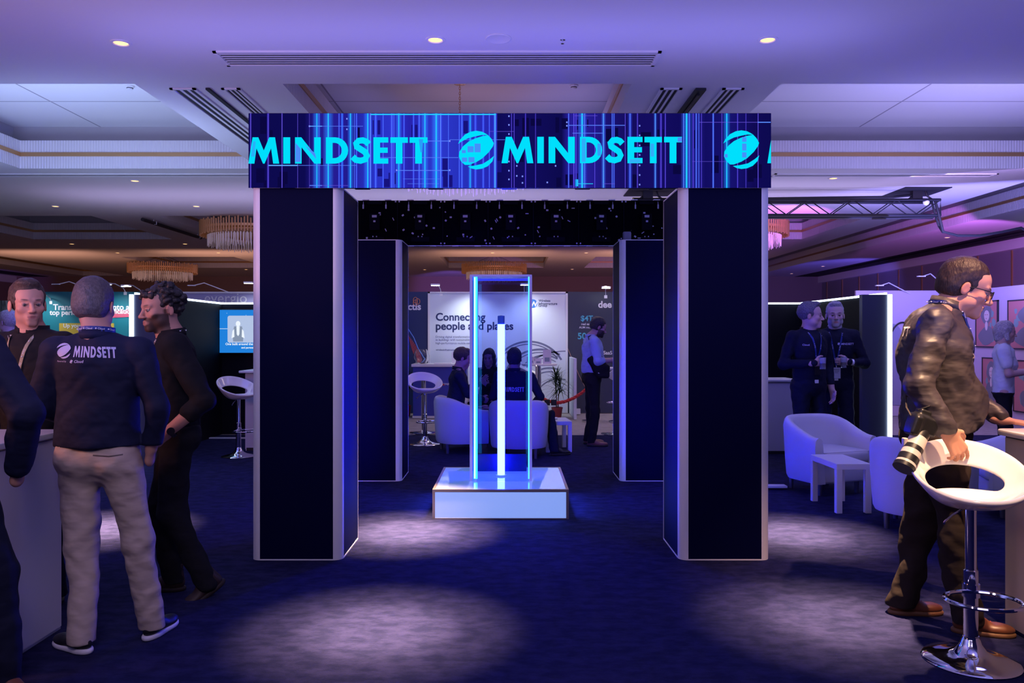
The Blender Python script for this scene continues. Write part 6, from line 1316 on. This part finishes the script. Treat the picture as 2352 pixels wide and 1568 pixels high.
# man with sling bag
t, J, so, hd = person('person in light blue shirt and black trousers looking down with a sling bag', 1.12, 10.98, math.radians(-84), H=1.76, h=.010, hs=1.04, tone=(.42, .24, .26), head=(0, -.32, 0), hair=dict(name='black_beard', col=(.012, .009, .012), t=.010, full=True, low=.05), beard=(.9, (.02, .014, .018), .004), build=1.02, belly=.02, shirt=sh(F_lblue, wide=1.10, arm=1.15, tuck=True, dp=.78), hem=1.0, sleeves=(.25, .25),
    trousers=dict(mat=F_black, w=1.02, belt=SH_BR), shoes=dict(mat=mat('shoe_tan2', (.22, .09, .07), .45), sole=SOLE_B, l=1.08), pose=dict(RE=(.24, .03, 1.16), RW=(.12, .26, 1.17), LE=(-.24, .06, 1.16), LW=(-.06, .27, 1.17), head=(0, .09, 1.62), feet=((.0, 1), (.1, 1))), hands=dict(R=dict(curl=.9, f=(-.3, 1, .1), n=(-1, 0, 0), th=(0, 0, 1)), L=dict(curl=.6)))
W_ = Vector(J['RW']); MB().tube([W_+Vector((.02, -.045, 0)), W_+Vector((.008, -.02, 0))], .031, 16, cap=False).build('watch', M_black, t, True)
def to_world(p, X, Y, rz): return Matrix.Rotation(rz, 3, 'Z') @ Vector(p)+Vector((X, Y, 0))
bg_ = thing('sling_bag', 'black and white sling bag hanging at the side of the man in light blue', 'bag', (1.12, 10.98, 0), math.radians(-84))
s = SDF(.04); s.box((.20, .03, 1.13), (.045, .10, .13), np.array(Matrix.Rotation(.5, 3, 'X')), .035).box((.205, .11, 1.02), (.045, .09, .09), None, .035); mesh_obj('bag_body', [s.mesh(.009)], F_black, bg_, fold=[(30, .004, 2)])
st = MB(); st.tube([(.235, .04, 1.20), (.21, -.05, 1.36), (.12, -.08, 1.49), (.03, .02, 1.53)], .010, 6, flat=.5); st.tube([(.23, .10, 1.0), (.19, .16, .98)], .010, 6); st.build('strap', M_black, bg_, True)
s = MB(); s.poly([(.252, .0, 1.17), (.252, .08, 1.215), (.252, .085, 1.19), (.252, .01, 1.145)]); s.poly([(.252, .03, 1.0), (.252, .055, 1.0), (.252, .09, 1.14), (.252, .07, 1.14)]); s.build('white_stripes', M_white, bg_)
ph = MB().rbox(to_world((.03, .36, 1.16), 1.12, 10.98, math.radians(-84)), (.075, .012, .15), .004, R=Matrix.Rotation(-.7, 3, 'X')); tag(ph.build('phone', M_black), 'black phone held by the man in light blue', 'phone')
# distant partial figures at left
t, J, so, hd = person('person with grey hair in profile at the far left edge', -5.72, 9.1, math.radians(70), H=1.78, h=.014, tone=(.45, .35, .45), hair=dict(name='light_grey', col=(.30, .29, .34), quiff=True, t=.012), shirt=sh(fabric('mauve_shirt', (.20, .14, .17), .8)), trousers=dict(mat=F_black), shoes=dict(mat=SH_B, sole=SOLE_B), eyes=False)
t, J, so, hd = person('person with ginger hair partly hidden between the two dark-shirted men', -5.02, 10.9, math.radians(75), H=1.74, h=.014, tone=(.62, .30, .30), hair=dict(name='ginger', col=(.32, .10, .04), quiff=True, t=.008), shirt=sh(F_white), trousers=dict(mat=F_black), shoes=dict(mat=SH_B, sole=SOLE_B), eyes=False)
# camera with white telephoto lens
cm = thing('photo_camera', 'black camera with white telephoto lens hanging at the photographer hip', 'camera', P(2118, 975, 3.83)); R = np.array(Matrix.Rotation(.45, 3, 'Z'))
s = SDF(.012); s.box((0, 0, 0), (.062, .040, .045), np.array(Matrix.Rotation(.35, 3, 'Y')), .016).box((.004, 0, .052), (.030, .030, .022), np.array(Matrix.Rotation(.35, 3, 'Y')), .012).box((-.045, -.01, .0), (.022, .045, .05), np.array(Matrix.Rotation(.35, 3, 'Y')), .016); mesh_obj('camera_body', [s.mesh(.0035)], mat('camera_black', (.012, .012, .013), .38, bump=(500, .3, .001)), cm)
d = (P(2078, 1065, 3.76)-P(2118, 985, 3.83)); L = d.length; d.normalize(); o = Vector((.0, 0, -.03)); Ml = mat('lens_white', (.62, .56, .50), .4); Mb_ = MATS['camera_black']
def seg(a, b, r1, r2, m, nm): MB().cyl(o+d*a, o+d*b, r1, r2, 28).build(nm, m, cm, True, 40)
seg(.00, .045, .040, .040, Mb_, 'lens_mount'); seg(.045, .10, .041, .043, Ml, 'lens_barrel'); seg(.10, .125, .0445, .0445, Mb_, 'zoom_ring'); seg(.125, .155, .044, .045, Ml, 'lens_barrel'); seg(.155, .19, .047, .047, Mb_, 'focus_ring'); seg(.19, .205, .046, .048, Ml, 'lens_barrel'); seg(.205, .225, .050, .050, Mb_, 'lens_hood')
MB().tube([(-.02, 0, .07), (.02, -.02, .09), (.05, -.01, .10)], .010, 8, flat=.5).build('viewfinder', Mb_, cm, True); MB().rbox(o+d*.07+Vector((-.055, 0, .0)), (.022, .03, .045), .008).build('tripod_foot', Ml, cm)
MB().tube([(-.05, .0, .04), (-.06, .03, .08), (-.03, .10, .13), (.03, .13, .12), (.06, .06, .06)], .005, 6, flat=.5).build('strap', mat('strap_dark', (.06, .045, .04), .6), cm, True)
